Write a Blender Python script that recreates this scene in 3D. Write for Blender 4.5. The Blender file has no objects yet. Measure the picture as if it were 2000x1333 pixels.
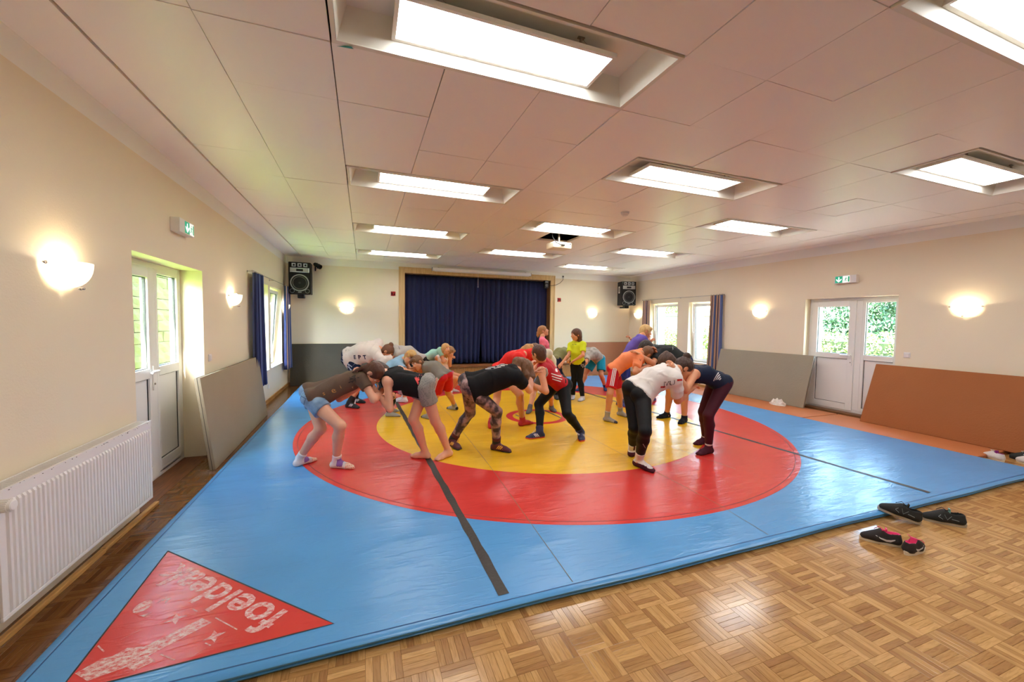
import bpy, bmesh, math, random
import numpy as np
from mathutils import Vector, Matrix
from mathutils.bvhtree import BVHTree
random.seed(7); rng = np.random.default_rng(7)
sc = bpy.context.scene
COL = sc.collection
PI = math.pi
SKY_STRENGTH = 2.9
SUN_STRENGTH = 100.0
LED_STRENGTH = 10.0
EXPOSURE = 1.0
# ------------------------------------------------------------------ camera
CAM_H = 1.54
yaw, pit, rol = 0.3553, -0.0475, 0.0135
def _basis():
    cy, sy = math.cos(yaw), math.sin(yaw)
    f = Vector((sy*math.cos(pit), cy*math.cos(pit), math.sin(pit)))
    r = Vector((cy, -sy, 0)); u = r.cross(f)
    return r*math.cos(rol)+u*math.sin(rol), u*math.cos(rol)-r*math.sin(rol), f
CR, CU, CF = _basis()
cd = bpy.data.cameras.new('camera'); cam = bpy.data.objects.new('camera', cd); COL.objects.link(cam)
cd.sensor_width = 36; cd.lens = 36*779.8/2000; cd.clip_start = .05; cd.clip_end = 300
cam.matrix_world = Matrix(((CR.x, CU.x, -CF.x, 0), (CR.y, CU.y, -CF.y, 0), (CR.z, CU.z, -CF.z, CAM_H), (0, 0, 0, 1)))
sc.camera = cam
# ------------------------------------------------------------------ world, sun, exposure
w = bpy.data.worlds.new('sky'); sc.world = w; w.use_nodes = True
nt = w.node_tree; bg = nt.nodes['Background']
sky = nt.nodes.new('ShaderNodeTexSky'); sky.sky_type = 'NISHITA'; sky.sun_disc = False
sky.sun_elevation = math.radians(48); sky.sun_rotation = math.radians(200); sky.air_density = 1.2; sky.dust_density = 1.5
nt.links.new(sky.outputs[0], bg.inputs[0]); bg.inputs[1].default_value = SKY_STRENGTH
sd = bpy.data.lights.new('sun', 'SUN'); sun = bpy.data.objects.new('sun', sd); COL.objects.link(sun)
sd.energy = SUN_STRENGTH; sd.angle = .02; sd.color = (1, .95, .86)
sun.rotation_euler = Vector((.10, .62, -.80)).to_track_quat('-Z', 'Y').to_euler()
sun.location = (3, 3, 20)
for (px, py, pz, sx, sz, dr) in ((7.98, 4.5, 1.52, .9, .95, -1), (7.98, 7.5, 1.35, .98, 1.5, -1), (7.98, 8.92, 1.35, 1.0, 1.5, -1), (-1.9, 4.65, 1.52, 1.2, .95, 1)):
    l = bpy.data.lights.new('daylight_portal', 'AREA'); l.shape = 'RECTANGLE'; l.size = sx; l.size_y = sz
    l.cycles.is_portal = True
    o = bpy.data.objects.new('daylight_portal', l); COL.objects.link(o); o.location = (px, py, pz)
    o.rotation_euler = Vector((dr, 0, 0)).to_track_quat('-Z', 'Z').to_euler()
vs = sc.view_settings; vs.view_transform = 'Standard'; vs.look = 'None'; vs.gamma = 1; vs.use_curve_mapping = False
vs.exposure = EXPOSURE
sc.cycles.use_denoising = True
sc.cycles.max_bounces = 8; sc.cycles.diffuse_bounces = 5; sc.cycles.glossy_bounces = 4; sc.cycles.transparent_max_bounces = 12
sc.cycles.sample_clamp_indirect = 6; sc.cycles.caustics_reflective = False; sc.cycles.caustics_refractive = False
# ------------------------------------------------------------------ helpers
def srgb(r, g, b):
    f = lambda c: (c/255/12.92 if c/255 <= .04045 else ((c/255+.055)/1.055)**2.4)
    return (f(r), f(g), f(b))
MATS = {}
def mat(name, col=(200, 200, 200), rough=.6, metal=0, spec=.5, bump=0, bscale=60, var=0, vscale=3, emit=None, estr=0, coat=0, stretch=None, alpha=None):
    """plain surface: one colour with optional mottling and a noise relief"""
    if name in MATS: return MATS[name]
    m = bpy.data.materials.new(name); m.use_nodes = True; MATS[name] = m
    n = m.node_tree.nodes; L = m.node_tree.links; p = n['Principled BSDF']
    c = srgb(*col) + (1,)
    p.inputs['Base Color'].default_value = c; p.inputs['Roughness'].default_value = rough
    p.inputs['Metallic'].default_value = metal; p.inputs['Specular IOR Level'].default_value = spec
    if coat: p.inputs['Coat Weight'].default_value = coat; p.inputs['Coat Roughness'].default_value = .15
    if emit: p.inputs['Emission Color'].default_value = tuple(emit)+(1,); p.inputs['Emission Strength'].default_value = estr
    if bump or var:
        tc = n.new('ShaderNodeTexCoord'); mp = n.new('ShaderNodeMapping'); L.new(tc.outputs['Object'], mp.inputs[0])
        if stretch: mp.inputs['Scale'].default_value = stretch
    if var:
        t = n.new('ShaderNodeTexNoise'); t.inputs['Scale'].default_value = vscale; t.inputs['Detail'].default_value = 5
        L.new(mp.outputs[0], t.inputs['Vector'])
        mx = n.new('ShaderNodeMix'); mx.data_type = 'RGBA'; L.new(t.outputs['Fac'], mx.inputs['Factor'])
        mx.inputs['A'].default_value = tuple(max(0, x*(1-var)) for x in c[:3])+(1,)
        mx.inputs['B'].default_value = tuple(min(1, x*(1+var)) for x in c[:3])+(1,)
        L.new(mx.outputs['Result'], p.inputs['Base Color'])
    if bump:
        t = n.new('ShaderNodeTexNoise'); t.inputs['Scale'].default_value = bscale; t.inputs['Detail'].default_value = 3
        L.new(mp.outputs[0], t.inputs['Vector'])
        b = n.new('ShaderNodeBump'); b.inputs['Strength'].default_value = bump; b.inputs['Distance'].default_value = .01
        L.new(t.outputs['Fac'], b.inputs['Height']); L.new(b.outputs[0], p.inputs['Normal'])
    return m
def nodes_of(m): return m.node_tree.nodes, m.node_tree.links, m.node_tree.nodes['Principled BSDF']
class MB:
    def __init__(s): s.v = []; s.f = []; s.m = []
    def add(s, vs, fs, mi=0):
        k = len(s.v); s.v += [tuple(p) for p in vs]; s.f += [tuple(i+k for i in f) for f in fs]; s.m += [mi]*len(fs); return s
    def box(s, x0, x1, y0, y1, z0, z1, mi=0, M=None):
        vs = [Vector((x, y, z)) for x in (x0, x1) for y in (y0, y1) for z in (z0, z1)]
        if M: vs = [M @ q for q in vs]
        return s.add(vs, [(0, 1, 3, 2), (4, 6, 7, 5), (0, 4, 5, 1), (2, 3, 7, 6), (0, 2, 6, 4), (1, 5, 7, 3)], mi)
    def bbox(s, x0, x1, y0, y1, z0, z1, b=.01, mi=0, M=None):
        """bevelled box"""
        b = min(b, abs(x1-x0)/2.01, abs(y1-y0)/2.01, abs(z1-z0)/2.01)
        bm = bmesh.new(); bmesh.ops.create_cube(bm, size=1)
        for q in bm.verts: q.co = Vector(((x0+x1)/2+q.co.x*(x1-x0), (y0+y1)/2+q.co.y*(y1-y0), (z0+z1)/2+q.co.z*(z1-z0)))
        bmesh.ops.bevel(bm, geom=bm.edges[:]+bm.verts[:], offset=b, segments=2, affect='EDGES', profile=.6)
        bm.verts.index_update()
        vs = [(M @ q.co if M else q.co.copy()) for q in bm.verts]; fs = [[q.index for q in f.verts] for f in bm.faces]; bm.free()
        return s.add(vs, fs, mi)
    def tube(s, path, r, n=8, mi=0, cap=True, closed=False):
        P = [Vector(p) for p in path]; R = r if isinstance(r, (list, tuple)) else [r]*len(P)
        rings = []; prev = None
        for i, p in enumerate(P):
            a = P[i-1] if (i > 0 or closed) else p; b = P[(i+1) % len(P)] if (i < len(P)-1 or closed) else p
            t = (b-a).normalized() if (b-a).length > 1e-9 else Vector((0, 0, 1))
            if prev is None:
                x = t.orthogonal().normalized()
            else:
                x = (prev - t*prev.dot(t)); x = x.normalized() if x.length > 1e-6 else t.orthogonal().normalized()
            prev = x; y = t.cross(x)
            rings.append([p+(x*math.cos(2*PI*k/n)+y*math.sin(2*PI*k/n))*R[i] for k in range(n)])
        vs = [q for rg in rings for q in rg]; fs = []
        m = len(P)
        for i in range(m if closed else m-1):
            for k in range(n):
                fs.append((i*n+k, i*n+(k+1) % n, ((i+1) % m)*n+(k+1) % n, ((i+1) % m)*n+k))
        if cap and not closed:
            fs.append(tuple(range(n-1, -1, -1))); fs.append(tuple((m-1)*n+k for k in range(n)))
        return s.add(vs, fs, mi)
    def lathe(s, prof, n=24, mi=0, M=None, a0=0, a1=2*PI):
        full = abs(a1-a0-2*PI) < 1e-6; c = n if full else n+1
        vs = []; fs = []
        for (r, z) in prof:
            for k in range(c):
                a = a0+(a1-a0)*k/n; q = Vector((r*math.cos(a), r*math.sin(a), z)); vs.append(M @ q if M else q)
        for i in range(len(prof)-1):
            for k in range(n):
                k2 = (k+1) % c
                fs.append((i*c+k, i*c+k2, (i+1)*c+k2, (i+1)*c+k))
        return s.add(vs, fs, mi)
    def prism(s, poly, z0, z1, mi=0, M=None):
        n = len(poly); vs = [Vector((x, y, z0)) for x, y in poly]+[Vector((x, y, z1)) for x, y in poly]
        if M: vs = [M @ q for q in vs]
        fs = [tuple(range(n-1, -1, -1)), tuple(range(n, 2*n))]+[(i, (i+1) % n, n+(i+1) % n, n+i) for i in range(n)]
        return s.add(vs, fs, mi)
    def sphere(s, c, r, n=12, mi=0, sq=(1, 1, 1)):
        prof = [(math.sin(PI*i/(n//2+1)), -math.cos(PI*i/(n//2+1))) for i in range(n//2+2)]
        M = Matrix.Translation(c) @ Matrix.Diagonal((r*sq[0], r*sq[1], r*sq[2], 1))
        return s.lathe([(max(a, 1e-4), b) for a, b in prof], n, mi, M)
    def mesh(s, name, mats, smooth=False):
        me = bpy.data.meshes.new(name); me.from_pydata(s.v, [], s.f)
        for m in (mats if isinstance(mats, (list, tuple)) else [mats]): me.materials.append(m)
        if len(set(s.m)) > 1: me.polygons.foreach_set('material_index', s.m)
        if smooth is True: me.shade_smooth()
        elif smooth: me.shade_smooth(); me.set_sharp_from_angle(angle=smooth)
        me.update(); return me
    def build(s, name, mats, parent=None, smooth=False, loc=None):
        return link(name, s.mesh(name, mats, smooth), parent, loc)
def link(name, me, parent=None, loc=None):
    o = bpy.data.objects.new(name, me); COL.objects.link(o)
    if parent: o.parent = parent
    if loc is not None: o.location = loc
    return o
def tag(o, label=None, cat=None, group=None, kind=None):
    if label: o['label'] = label
    if cat: o['category'] = cat
    if group: o['group'] = group
    if kind: o['kind'] = kind
    return o
def thing(name, label, cat, loc=(0, 0, 0), rz=0, group=None):
    o = bpy.data.objects.new(name, None); COL.objects.link(o); o.location = loc; o.rotation_euler = (0, 0, rz); o.empty_display_size = .1
    return tag(o, label, cat, group)
def struct(name, label=None, loc=(0, 0, 0)):
    o = bpy.data.objects.new(name, None); COL.objects.link(o); o.location = loc; o.empty_display_size = .1
    return tag(o, label, 'structure', None, 'structure')
def kids(o): return [c for c in bpy.data.objects if c.parent == o]
def dup(root, loc, rz=None, label=None):
    ch = {}
    for c in bpy.data.objects:
        if c.parent: ch.setdefault(c.parent.name, []).append(c)
    def cp(o, par):
        c = o.copy(); COL.objects.link(c)
        if par: c.parent = par
        for k in ch.get(o.name, []): cp(k, c)
        return c
    r = cp(root, None); r.location = loc
    if rz is not None: r.rotation_euler = (0, 0, rz)
    if label: r['label'] = label
    return r
_txt = {}
def text_geo(body, size=.1, bold=0, shear=0):
    k = (body, size, bold, shear)
    if k in _txt: return _txt[k]
    c = bpy.data.curves.new('t', 'FONT'); c.body = body; c.size = size; c.offset = bold; c.shear = shear; c.resolution_u = 3
    c.align_x = 'CENTER'; c.align_y = 'CENTER'
    o = bpy.data.objects.new('t', c); COL.objects.link(o); bpy.context.view_layer.update()
    me = bpy.data.meshes.new_from_object(o.evaluated_get(bpy.context.evaluated_depsgraph_get()))
    v = [q.co.copy() for q in me.vertices]; f = [tuple(p.vertices) for p in me.polygons]
    bpy.data.objects.remove(o); bpy.data.curves.remove(c); bpy.data.meshes.remove(me)
    _txt[k] = (v, f); return v, f
def text_mb(mb, body, size, M, bold=0, mi=0, shear=0):
    v, f = text_geo(body, size, bold, shear); mb.add([M @ q for q in v], f, mi); return mb
def frame_M(o, x, y):
    x = Vector(x).normalized(); y = Vector(y); z = x.cross(y).normalized(); y = z.cross(x)
    return Matrix(((x.x, y.x, z.x, o[0]), (x.y, y.y, z.y, o[1]), (x.z, y.z, z.z, o[2]), (0, 0, 0, 1)))
# ================================================================== SMOOTH SOLIDS (signed distance -> surface nets)
def rcone(a, b, ra, rb, cut0=None, cut1=None, flat=None):
    """rounded cone a->b; cut0/cut1: parameters where it is cut flat; flat=(axis, s): squash thickness along axis by s"""
    return ('c', np.array(a, float), np.array(b, float), ra, rb, cut0, cut1, flat)
def ell(c, ax, r): return ('e', np.array(c, float), np.array(ax, float), np.array(r, float))
def pdist(p, P):
    if p[0] == 'c':
        _, a, b, ra, rb, c0, c1, flat = p
        Q = P
        if flat is not None:
            n, s = flat; n = np.asarray(n, float); m = (a+b)/2
            Q = P + ((P-m) @ n)[..., None]*n*(1/s-1)
        ab = b-a; L2 = max(ab @ ab, 1e-9); t = np.clip(((Q-a) @ ab)/L2, 0, 1)
        d = np.linalg.norm(Q-a-t[..., None]*ab, axis=-1)-(ra+(rb-ra)*t)
        if flat is not None and flat[1] < 1: d = d*(.5+.5*flat[1])
        u = ab/math.sqrt(L2)
        if c1 is not None: d = np.maximum(d, (P-(a+ab*c1)) @ u)
        if c0 is not None: d = np.maximum(d, -((P-(a+ab*c0)) @ u))
        return d
    _, c, ax, r = p
    q = (P-c) @ ax.T
    k = np.linalg.norm(q/r, axis=-1); k2 = np.linalg.norm(q/(r*r), axis=-1)
    return np.where(k2 > 1e-6, k*(k-1)/np.maximum(k2, 1e-6), -min(r))
def pbox(p):
    if p[0] == 'c':
        r = max(p[3], p[4])*(max(1, p[7][1]) if p[7] else 1); return np.minimum(p[1], p[2])-r, np.maximum(p[1], p[2])+r
    r = max(p[3]); return p[1]-r, p[1]+r
def sdf_mesh(prims, h, k=.02, off=0, subs=(), planes=(), post=None):
    """smooth union of prims (grown by off), minus subs, below planes (point, normal): vertices and quads"""
    lo = np.min([pbox(p)[0] for p in prims], 0)-off-2.5*h; hi = np.max([pbox(p)[1] for p in prims], 0)+off+2.5*h
    n = np.ceil((hi-lo)/h).astype(int)+1
    F = np.full(n, 1.0, np.float64)
    gx = [lo[i]+h*np.arange(n[i]) for i in range(3)]
    for p in prims:
        a, b = pbox(p); m = off+k+2.5*h
        i0 = np.maximum(0, np.floor((a-m-lo)/h).astype(int)); i1 = np.minimum(n, np.ceil((b+m-lo)/h).astype(int)+1)
        sl = tuple(slice(i0[i], i1[i]) for i in range(3))
        P = np.stack(np.meshgrid(*[gx[i][sl[i]] for i in range(3)], indexing='ij'), -1)
        d = pdist(p, P)-off; f = F[sl]
        hh = np.maximum(k-np.abs(f-d), 0)/k
        F[sl] = np.minimum(f, d)-hh*hh*k*.25
    if subs or planes or post:
        P = np.stack(np.meshgrid(*gx, indexing='ij'), -1)
        for s in subs: F = np.maximum(F, -pdist(s, P))
        for (q, nn) in planes: F = np.maximum(F, (P-np.asarray(q)) @ np.asarray(nn))
        if post: F = post(F, P)
    return surf_nets(F, lo, h)
def surf_nets(F, lo, h):
    S = F < 0
    nx, ny, nz = F.shape
    c = np.zeros((nx-1, ny-1, nz-1), np.int8)
    for dx in (0, 1):
        for dy in (0, 1):
            for dz in (0, 1): c += S[dx:nx-1+dx, dy:ny-1+dy, dz:nz-1+dz]
    I = np.argwhere((c > 0) & (c < 8))
    if len(I) == 0: return np.zeros((0, 3)), []
    acc = np.zeros((len(I), 3)); cnt = np.zeros(len(I))
    i, j, kk = I.T
    for ax in range(3):
        o1, o2 = [a for a in range(3) if a != ax]
        for a in (0, 1):
            for b in (0, 1):
                d0 = [0, 0, 0]; d0[o1] = a; d0[o2] = b; d1 = list(d0); d1[ax] = 1
                f0 = F[i+d0[0], j+d0[1], kk+d0[2]]; f1 = F[i+d1[0], j+d1[1], kk+d1[2]]
                mk = (f0 < 0) != (f1 < 0)
                t = np.where(mk, f0/np.where(f0-f1 == 0, 1, f0-f1), 0)
                v = np.tile(np.array(d0, float), (len(I), 1)); v[:, ax] = t
                acc += v*mk[:, None]; cnt += mk
    V = lo+h*(I+acc/cnt[:, None])
    idx = np.full(c.shape, -1, np.int64); idx[i, j, kk] = np.arange(len(I))
    Q = []
    for ax in range(3):
        o1, o2 = [(1, 2), (2, 0), (0, 1)][ax]
        sh = [nx, ny, nz]; s0 = [slice(None)]*3; s1 = [slice(None)]*3
        s0[ax] = slice(0, sh[ax]-1); s1[ax] = slice(1, sh[ax])
        for o in (o1, o2):
            s0[o] = slice(1, sh[o]-1); s1[o] = slice(1, sh[o]-1)
        A = S[tuple(s0)]; B = S[tuple(s1)]
        E = np.argwhere(A != B)
        if len(E) == 0: continue
        inside = A[tuple(E.T)]
        E = E.copy(); E[:, o1] += 1; E[:, o2] += 1
        def cell(d1, d2):
            q = E.copy(); q[:, o1] += d1; q[:, o2] += d2; return idx[q[:, 0], q[:, 1], q[:, 2]]
        q = np.stack([cell(-1, -1), cell(0, -1), cell(0, 0), cell(-1, 0)], 1)
        q[~inside] = q[~inside][:, ::-1]
        Q.append(q)
    return V, np.concatenate(Q)
def np_mesh(name, V, Q, mats, smooth=True):
    me = bpy.data.meshes.new(name)
    V = np.asarray(V, np.float32); nq = len(Q)
    if isinstance(Q, np.ndarray):
        me.vertices.add(len(V)); me.vertices.foreach_set('co', V.ravel()); k = Q.shape[1]
        me.loops.add(nq*k); me.loops.foreach_set('vertex_index', Q.astype(np.int32).ravel())
        me.polygons.add(nq); me.polygons.foreach_set('loop_start', np.arange(0, nq*k, k, dtype=np.int32)); me.polygons.foreach_set('loop_total', np.full(nq, k, np.int32))
        me.update(calc_edges=True); me.validate()
    else: me.from_pydata(V.tolist(), [], Q)
    for m in (mats if isinstance(mats, (list, tuple)) else [mats]): me.materials.append(m)
    if smooth: me.shade_smooth()
    return me
# ================================================================== ROOM
LX, RX, FY, BY, CZ = -1.66, 7.76, 10.43, -3.2, 2.98
def wall_paint():
    m = mat('cream_wall_paint', (238, 224, 198), .55, bump=.12, bscale=90, var=.02, vscale=1.5)
    n, L, p = nodes_of(m)
    g = n.new('ShaderNodeNewGeometry'); s = n.new('ShaderNodeSeparateXYZ'); L.new(g.outputs['Position'], s.inputs[0])
    c = n.new('ShaderNodeMath'); c.operation = 'GREATER_THAN'; c.inputs[1].default_value = 2.815; L.new(s.outputs['Z'], c.inputs[0])
    mx = n.new('ShaderNodeMix'); mx.data_type = 'RGBA'; L.new(c.outputs[0], mx.inputs['Factor'])
    old = p.inputs['Base Color'].links[0].from_socket
    L.new(old, mx.inputs['A']); mx.inputs['B'].default_value = srgb(246, 243, 236)+(1,)
    L.new(mx.outputs['Result'], p.inputs['Base Color'])
    return m
WALL = wall_paint()
WHITE = mat('white_upvc', (238, 236, 232), .3, var=.015)
BLACK = mat('black_rubber', (20, 20, 22), .6)
def wall_y(name, x0, x1, ya, yb, z1, holes):
    """wall running along y between x0 and x1 with rectangular openings (y0,y1,z0,z1)"""
    mb = MB(); ys = sorted({ya, yb, *[h[0] for h in holes], *[h[1] for h in holes]})
    for a, b in zip(ys, ys[1:]):
        hs = [h for h in holes if h[0] <= a+1e-6 and h[1] >= b-1e-6]
        if not hs: mb.box(x0, x1, a, b, 0, z1)
        for h in hs:
            if h[2] > 0: mb.box(x0, x1, a, b, 0, h[2])
            mb.box(x0, x1, a, b, h[3], z1)
    return tag(mb.build(name, WALL), None, None, None, 'structure')
LD = (3.89, 5.31, 0, 2.05); LW1 = (7.42, 8.51, .59, 2.16); LW2 = (8.68, 9.78, .59, 2.16)
RD = (3.74, 5.13, 0, 2.04); RW1 = (7.0, 8.0, .58, 2.1); RW2 = (8.39, 9.42, .58, 2.12)
wl = wall_y('wall_left', LX-.3, LX, BY, FY+.3, 3.4, [LD, LW1, LW2]); tag(wl, 'cream painted left wall with a white band under the ceiling')
wr = wall_y('wall_right', RX, RX+.5, BY, FY+.3, 3.4, [RD, RW1, RW2]); tag(wr, 'cream painted right wall with two windows and a door')
SX0, SX1, SZ0, SZ1 = .965, 5.02, .40, 2.74           # stage opening
mb = MB(); mb.box(LX, SX0, FY, FY+.3, 0, 3.4); mb.box(SX1, RX, FY, FY+.3, 0, 3.4); mb.box(SX0, SX1, FY, FY+.3, 0, SZ0); mb.box(SX0, SX1, FY, FY+.3, SZ1, 3.4)
tag(mb.build('wall_back', WALL), 'cream end wall with the stage opening', None, None, 'structure')
mb = MB(); mb.box(LX-.3, RX+.5, BY-.3, BY, 0, 3.4); tag(mb.build('wall_front', WALL), 'cream wall behind the camera', None, None, 'structure')
# ---- stage recess behind the curtain
STG = mat('dark_stage_interior', (28, 26, 28), .9)
mb = MB(); mb.box(SX0-.1, SX1+.1, FY+1.6, FY+1.7, 0, 3.3); mb.box(SX0-.1, SX0, FY+.3, FY+1.6, 0, 3.3); mb.box(SX1, SX1+.1, FY+.3, FY+1.6, 0, 3.3); mb.box(SX0-.1, SX1+.1, FY+.3, FY+1.7, 3.3, 3.4)
tag(mb.build('trim_1', STG), 'dark interior of the stage behind the curtain', None, None, 'structure')
# ---- wood materials
def wood(name, dark, light, rough=.35, axis=0, scale=9, coat=.0):
    m = mat(name, light, rough, coat=coat); n, L, p = nodes_of(m)
    tc = n.new('ShaderNodeTexCoord'); mp = n.new('ShaderNodeMapping'); s = [1, 1, 1]; s[axis] = .08; mp.inputs['Scale'].default_value = s
    L.new(tc.outputs['Object'], mp.inputs[0])
    t = n.new('ShaderNodeTexNoise'); t.inputs['Scale'].default_value = scale*6; t.inputs['Detail'].default_value = 6; L.new(mp.outputs[0], t.inputs['Vector'])
    r = n.new('ShaderNodeValToRGB'); r.color_ramp.elements[0].position = .3; r.color_ramp.elements[1].position = .7
    r.color_ramp.elements[0].color = srgb(*dark)+(1,); r.color_ramp.elements[1].color = srgb(*light)+(1,)
    L.new(t.outputs['Fac'], r.inputs[0]); L.new(r.outputs[0], p.inputs['Base Color'])
    return m
def parquet():
    m = mat('oak_parquet', (180, 130, 70), .22); n, L, p = nodes_of(m)
    at = n.new('ShaderNodeAttribute'); at.attribute_name = 'stave'
    sp = n.new('ShaderNodeSeparateColor'); L.new(at.outputs['Color'], sp.inputs[0])
    oi = n.new('ShaderNodeObjectInfo')
    ad = n.new('ShaderNodeMath'); ad.operation = 'ADD'; L.new(sp.outputs[0], ad.inputs[0]); L.new(oi.outputs['Random'], ad.inputs[1])
    fr = n.new('ShaderNodeMath'); fr.operation = 'FRACT'; L.new(ad.outputs[0], fr.inputs[0])
    g = n.new('ShaderNodeNewGeometry')
    cols = []
    for ax in (0, 1):
        mp = n.new('ShaderNodeMapping'); s = [1, 1, 1]; s[ax] = .1; mp.inputs['Scale'].default_value = s
        of = n.new('ShaderNodeVectorMath'); of.operation = 'SCALE'; of.inputs[0].default_value = (3.1, 5.7, 9); L.new(fr.outputs[0], of.inputs['Scale'])
        L.new(g.outputs['Position'], mp.inputs[0]); L.new(of.outputs[0], mp.inputs['Location'])
        t = n.new('ShaderNodeTexNoise'); t.inputs['Scale'].default_value = 130; t.inputs['Detail'].default_value = 5; t.inputs['Distortion'].default_value = .6
        L.new(mp.outputs[0], t.inputs['Vector']); cols.append(t)
    mx = n.new('ShaderNodeMix'); mx.data_type = 'FLOAT'; L.new(sp.outputs[1], mx.inputs['Factor']); L.new(cols[0].outputs['Fac'], mx.inputs['A']); L.new(cols[1].outputs['Fac'], mx.inputs['B'])
    r = n.new('ShaderNodeValToRGB'); e = r.color_ramp.elements; e[0].position = 0; e[0].color = srgb(156, 112, 66)+(1,); e[1].position = 1; e[1].color = srgb(200, 156, 98)+(1,)
    k = e.new(.45); k.color = srgb(178, 134, 80)+(1,)
    L.new(fr.outputs[0], r.inputs[0])
    gr = n.new('ShaderNodeMix'); gr.data_type = 'RGBA'; gr.blend_type = 'MULTIPLY'
    r2 = n.new('ShaderNodeValToRGB'); r2.color_ramp.elements[0].position = .36; r2.color_ramp.elements[0].color = (.5, .42, .33, 1); r2.color_ramp.elements[1].position = .56; r2.color_ramp.elements[1].color = (1, 1, 1, 1)
    L.new(mx.outputs['Result'], r2.inputs[0]); gr.inputs['Factor'].default_value = .4
    L.new(r.outputs[0], gr.inputs['A']); L.new(r2.outputs[0], gr.inputs['B']); dk = n.new('ShaderNodeMix'); dk.data_type = 'RGBA'; dk.blend_type = 'MULTIPLY'; dk.inputs['B'].default_value = (.36, .26, .19, 1); L.new(sp.outputs[2], dk.inputs['Factor']); L.new(gr.outputs['Result'], dk.inputs['A']); L.new(dk.outputs['Result'], p.inputs['Base Color'])
    # large-scale wear makes the varnish duller in places
    t = n.new('ShaderNodeTexNoise'); t.inputs['Scale'].default_value = 2.2; L.new(g.outputs['Position'], t.inputs['Vector'])
    mr = n.new('ShaderNodeMapRange'); mr.inputs['To Min'].default_value = .10; mr.inputs['To Max'].default_value = .24; L.new(t.outputs['Fac'], mr.inputs['Value']); L.new(mr.outputs[0], p.inputs['Roughness'])
    b = n.new('ShaderNodeBump'); b.inputs['Strength'].default_value = .02; b.inputs['Distance'].default_value = .004; L.new(mx.outputs['Result'], b.inputs['Height']); L.new(b.outputs[0], p.inputs['Normal'])
    return m
PARQ = parquet()
GROUT = mat('parquet_joint', (70, 42, 20), .7)
mb = MB(); mb.box(LX-.3, RX+.3, BY-.3, FY+1.7, -.2, -.006)
floor = tag(mb.build('floor', GROUT), 'oak mosaic parquet floor of small staves', None, None, 'structure')
SQ = .155; ST = SQ/5
staves = []
def add_region(x0, x1, y0, y1):
    for i in range(math.floor(x0/SQ), math.ceil(x1/SQ)):
        for j in range(math.floor(y0/SQ), math.ceil(y1/SQ)):
            if (i, j) in _done: continue
            _done.add((i, j)); o = (i+j) % 2
            for k in range(5):
                cx, cy = (i+.5)*SQ, (j+.5)*SQ
                if o == 0: cy = j*SQ+(k+.5)*ST
                else: cx = i*SQ+(k+.5)*ST
                if LX < cx < RX and BY < cy < FY: staves.append((cx, cy, o))
_done = set()
add_region(LX, RX, -.1, 2.1); add_region(LX, -1.25, 2.1, FY); add_region(-1.3, RX, 9.65, FY); add_region(6.55, RX, 2.1, 9.7)
def stave_geo(o, jit=0):
    hx, hy = (SQ/2-.0004, ST/2-.0004) if o == 0 else (ST/2-.0004, SQ/2-.0004)
    z = jit
    b = .0007
    vs = [(-hx, -hy, -.007), (hx, -hy, -.007), (hx, hy, -.007), (-hx, hy, -.007), (-hx, -hy, z-b), (hx, -hy, z-b), (hx, hy, z-b), (-hx, hy, z-b),
          (-hx+b, -hy+b, z), (hx-b, -hy+b, z), (hx-b, hy-b, z), (-hx+b, hy-b, z)]
    fs = [(0, 1, 5, 4), (1, 2, 6, 5), (2, 3, 7, 6), (3, 0, 4, 7), (4, 5, 9, 8), (5, 6, 10, 9), (6, 7, 11, 10), (7, 4, 8, 11), (8, 9, 10, 11)]
    return vs, fs
def in_view(cx, cy):
    v = Vector((cx, cy, -CAM_H)); d = v.dot(CF)
    if d < .2: return None
    px, py = 1000+779.8*v.dot(CR)/d, 666.5-779.8*v.dot(CU)/d
    return d if (-5 < px < 2005 and py < 1338) else None
vis = []
for s in staves:
    d = in_view(s[0], s[1])
    hid = -1.3 < s[0] < 6.65 and s[1] > 1.9
    vis.append(d if (d and not hid) else 1e9)
order = np.argsort(vis)
near = set(order[:300].tolist())
smesh = {}
for o in ((0, 0), (1, 0), (0, 1), (1, 1)):
    v, f = stave_geo(o[0]); me = bpy.data.meshes.new('parquet_stave'); me.from_pydata(v, [], f); me.materials.append(PARQ)
    a = me.color_attributes.new('stave', 'FLOAT_COLOR', 'POINT'); a.data.foreach_set('color', [0, float(o[0]), float(o[1]), 1]*len(v)); smesh[o] = me
V = []; F = []; C = []
for k, (cx, cy, o) in enumerate(staves):
    if k in near: link('parquet_stave', smesh[(o, int(cx < -1.2))], floor, (cx, cy, random.uniform(-.0004, .0004)))
    else:
        v, f = stave_geo(o, random.uniform(-.0004, .0004)); b = len(V)
        V += [(x+cx, y+cy, z) for x, y, z in v]; F += [tuple(i+b for i in q) for q in f]; C += [random.random(), float(o), float(cx < -1.2), 1]*len(v)
me = bpy.data.meshes.new('parquet_staves'); me.from_pydata(V, [], F); me.materials.append(PARQ)
a = me.color_attributes.new('stave', 'FLOAT_COLOR', 'POINT'); a.data.foreach_set('color', C)
tag(link('parquet_staves', me, floor), None, None, None, 'stuff')
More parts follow.
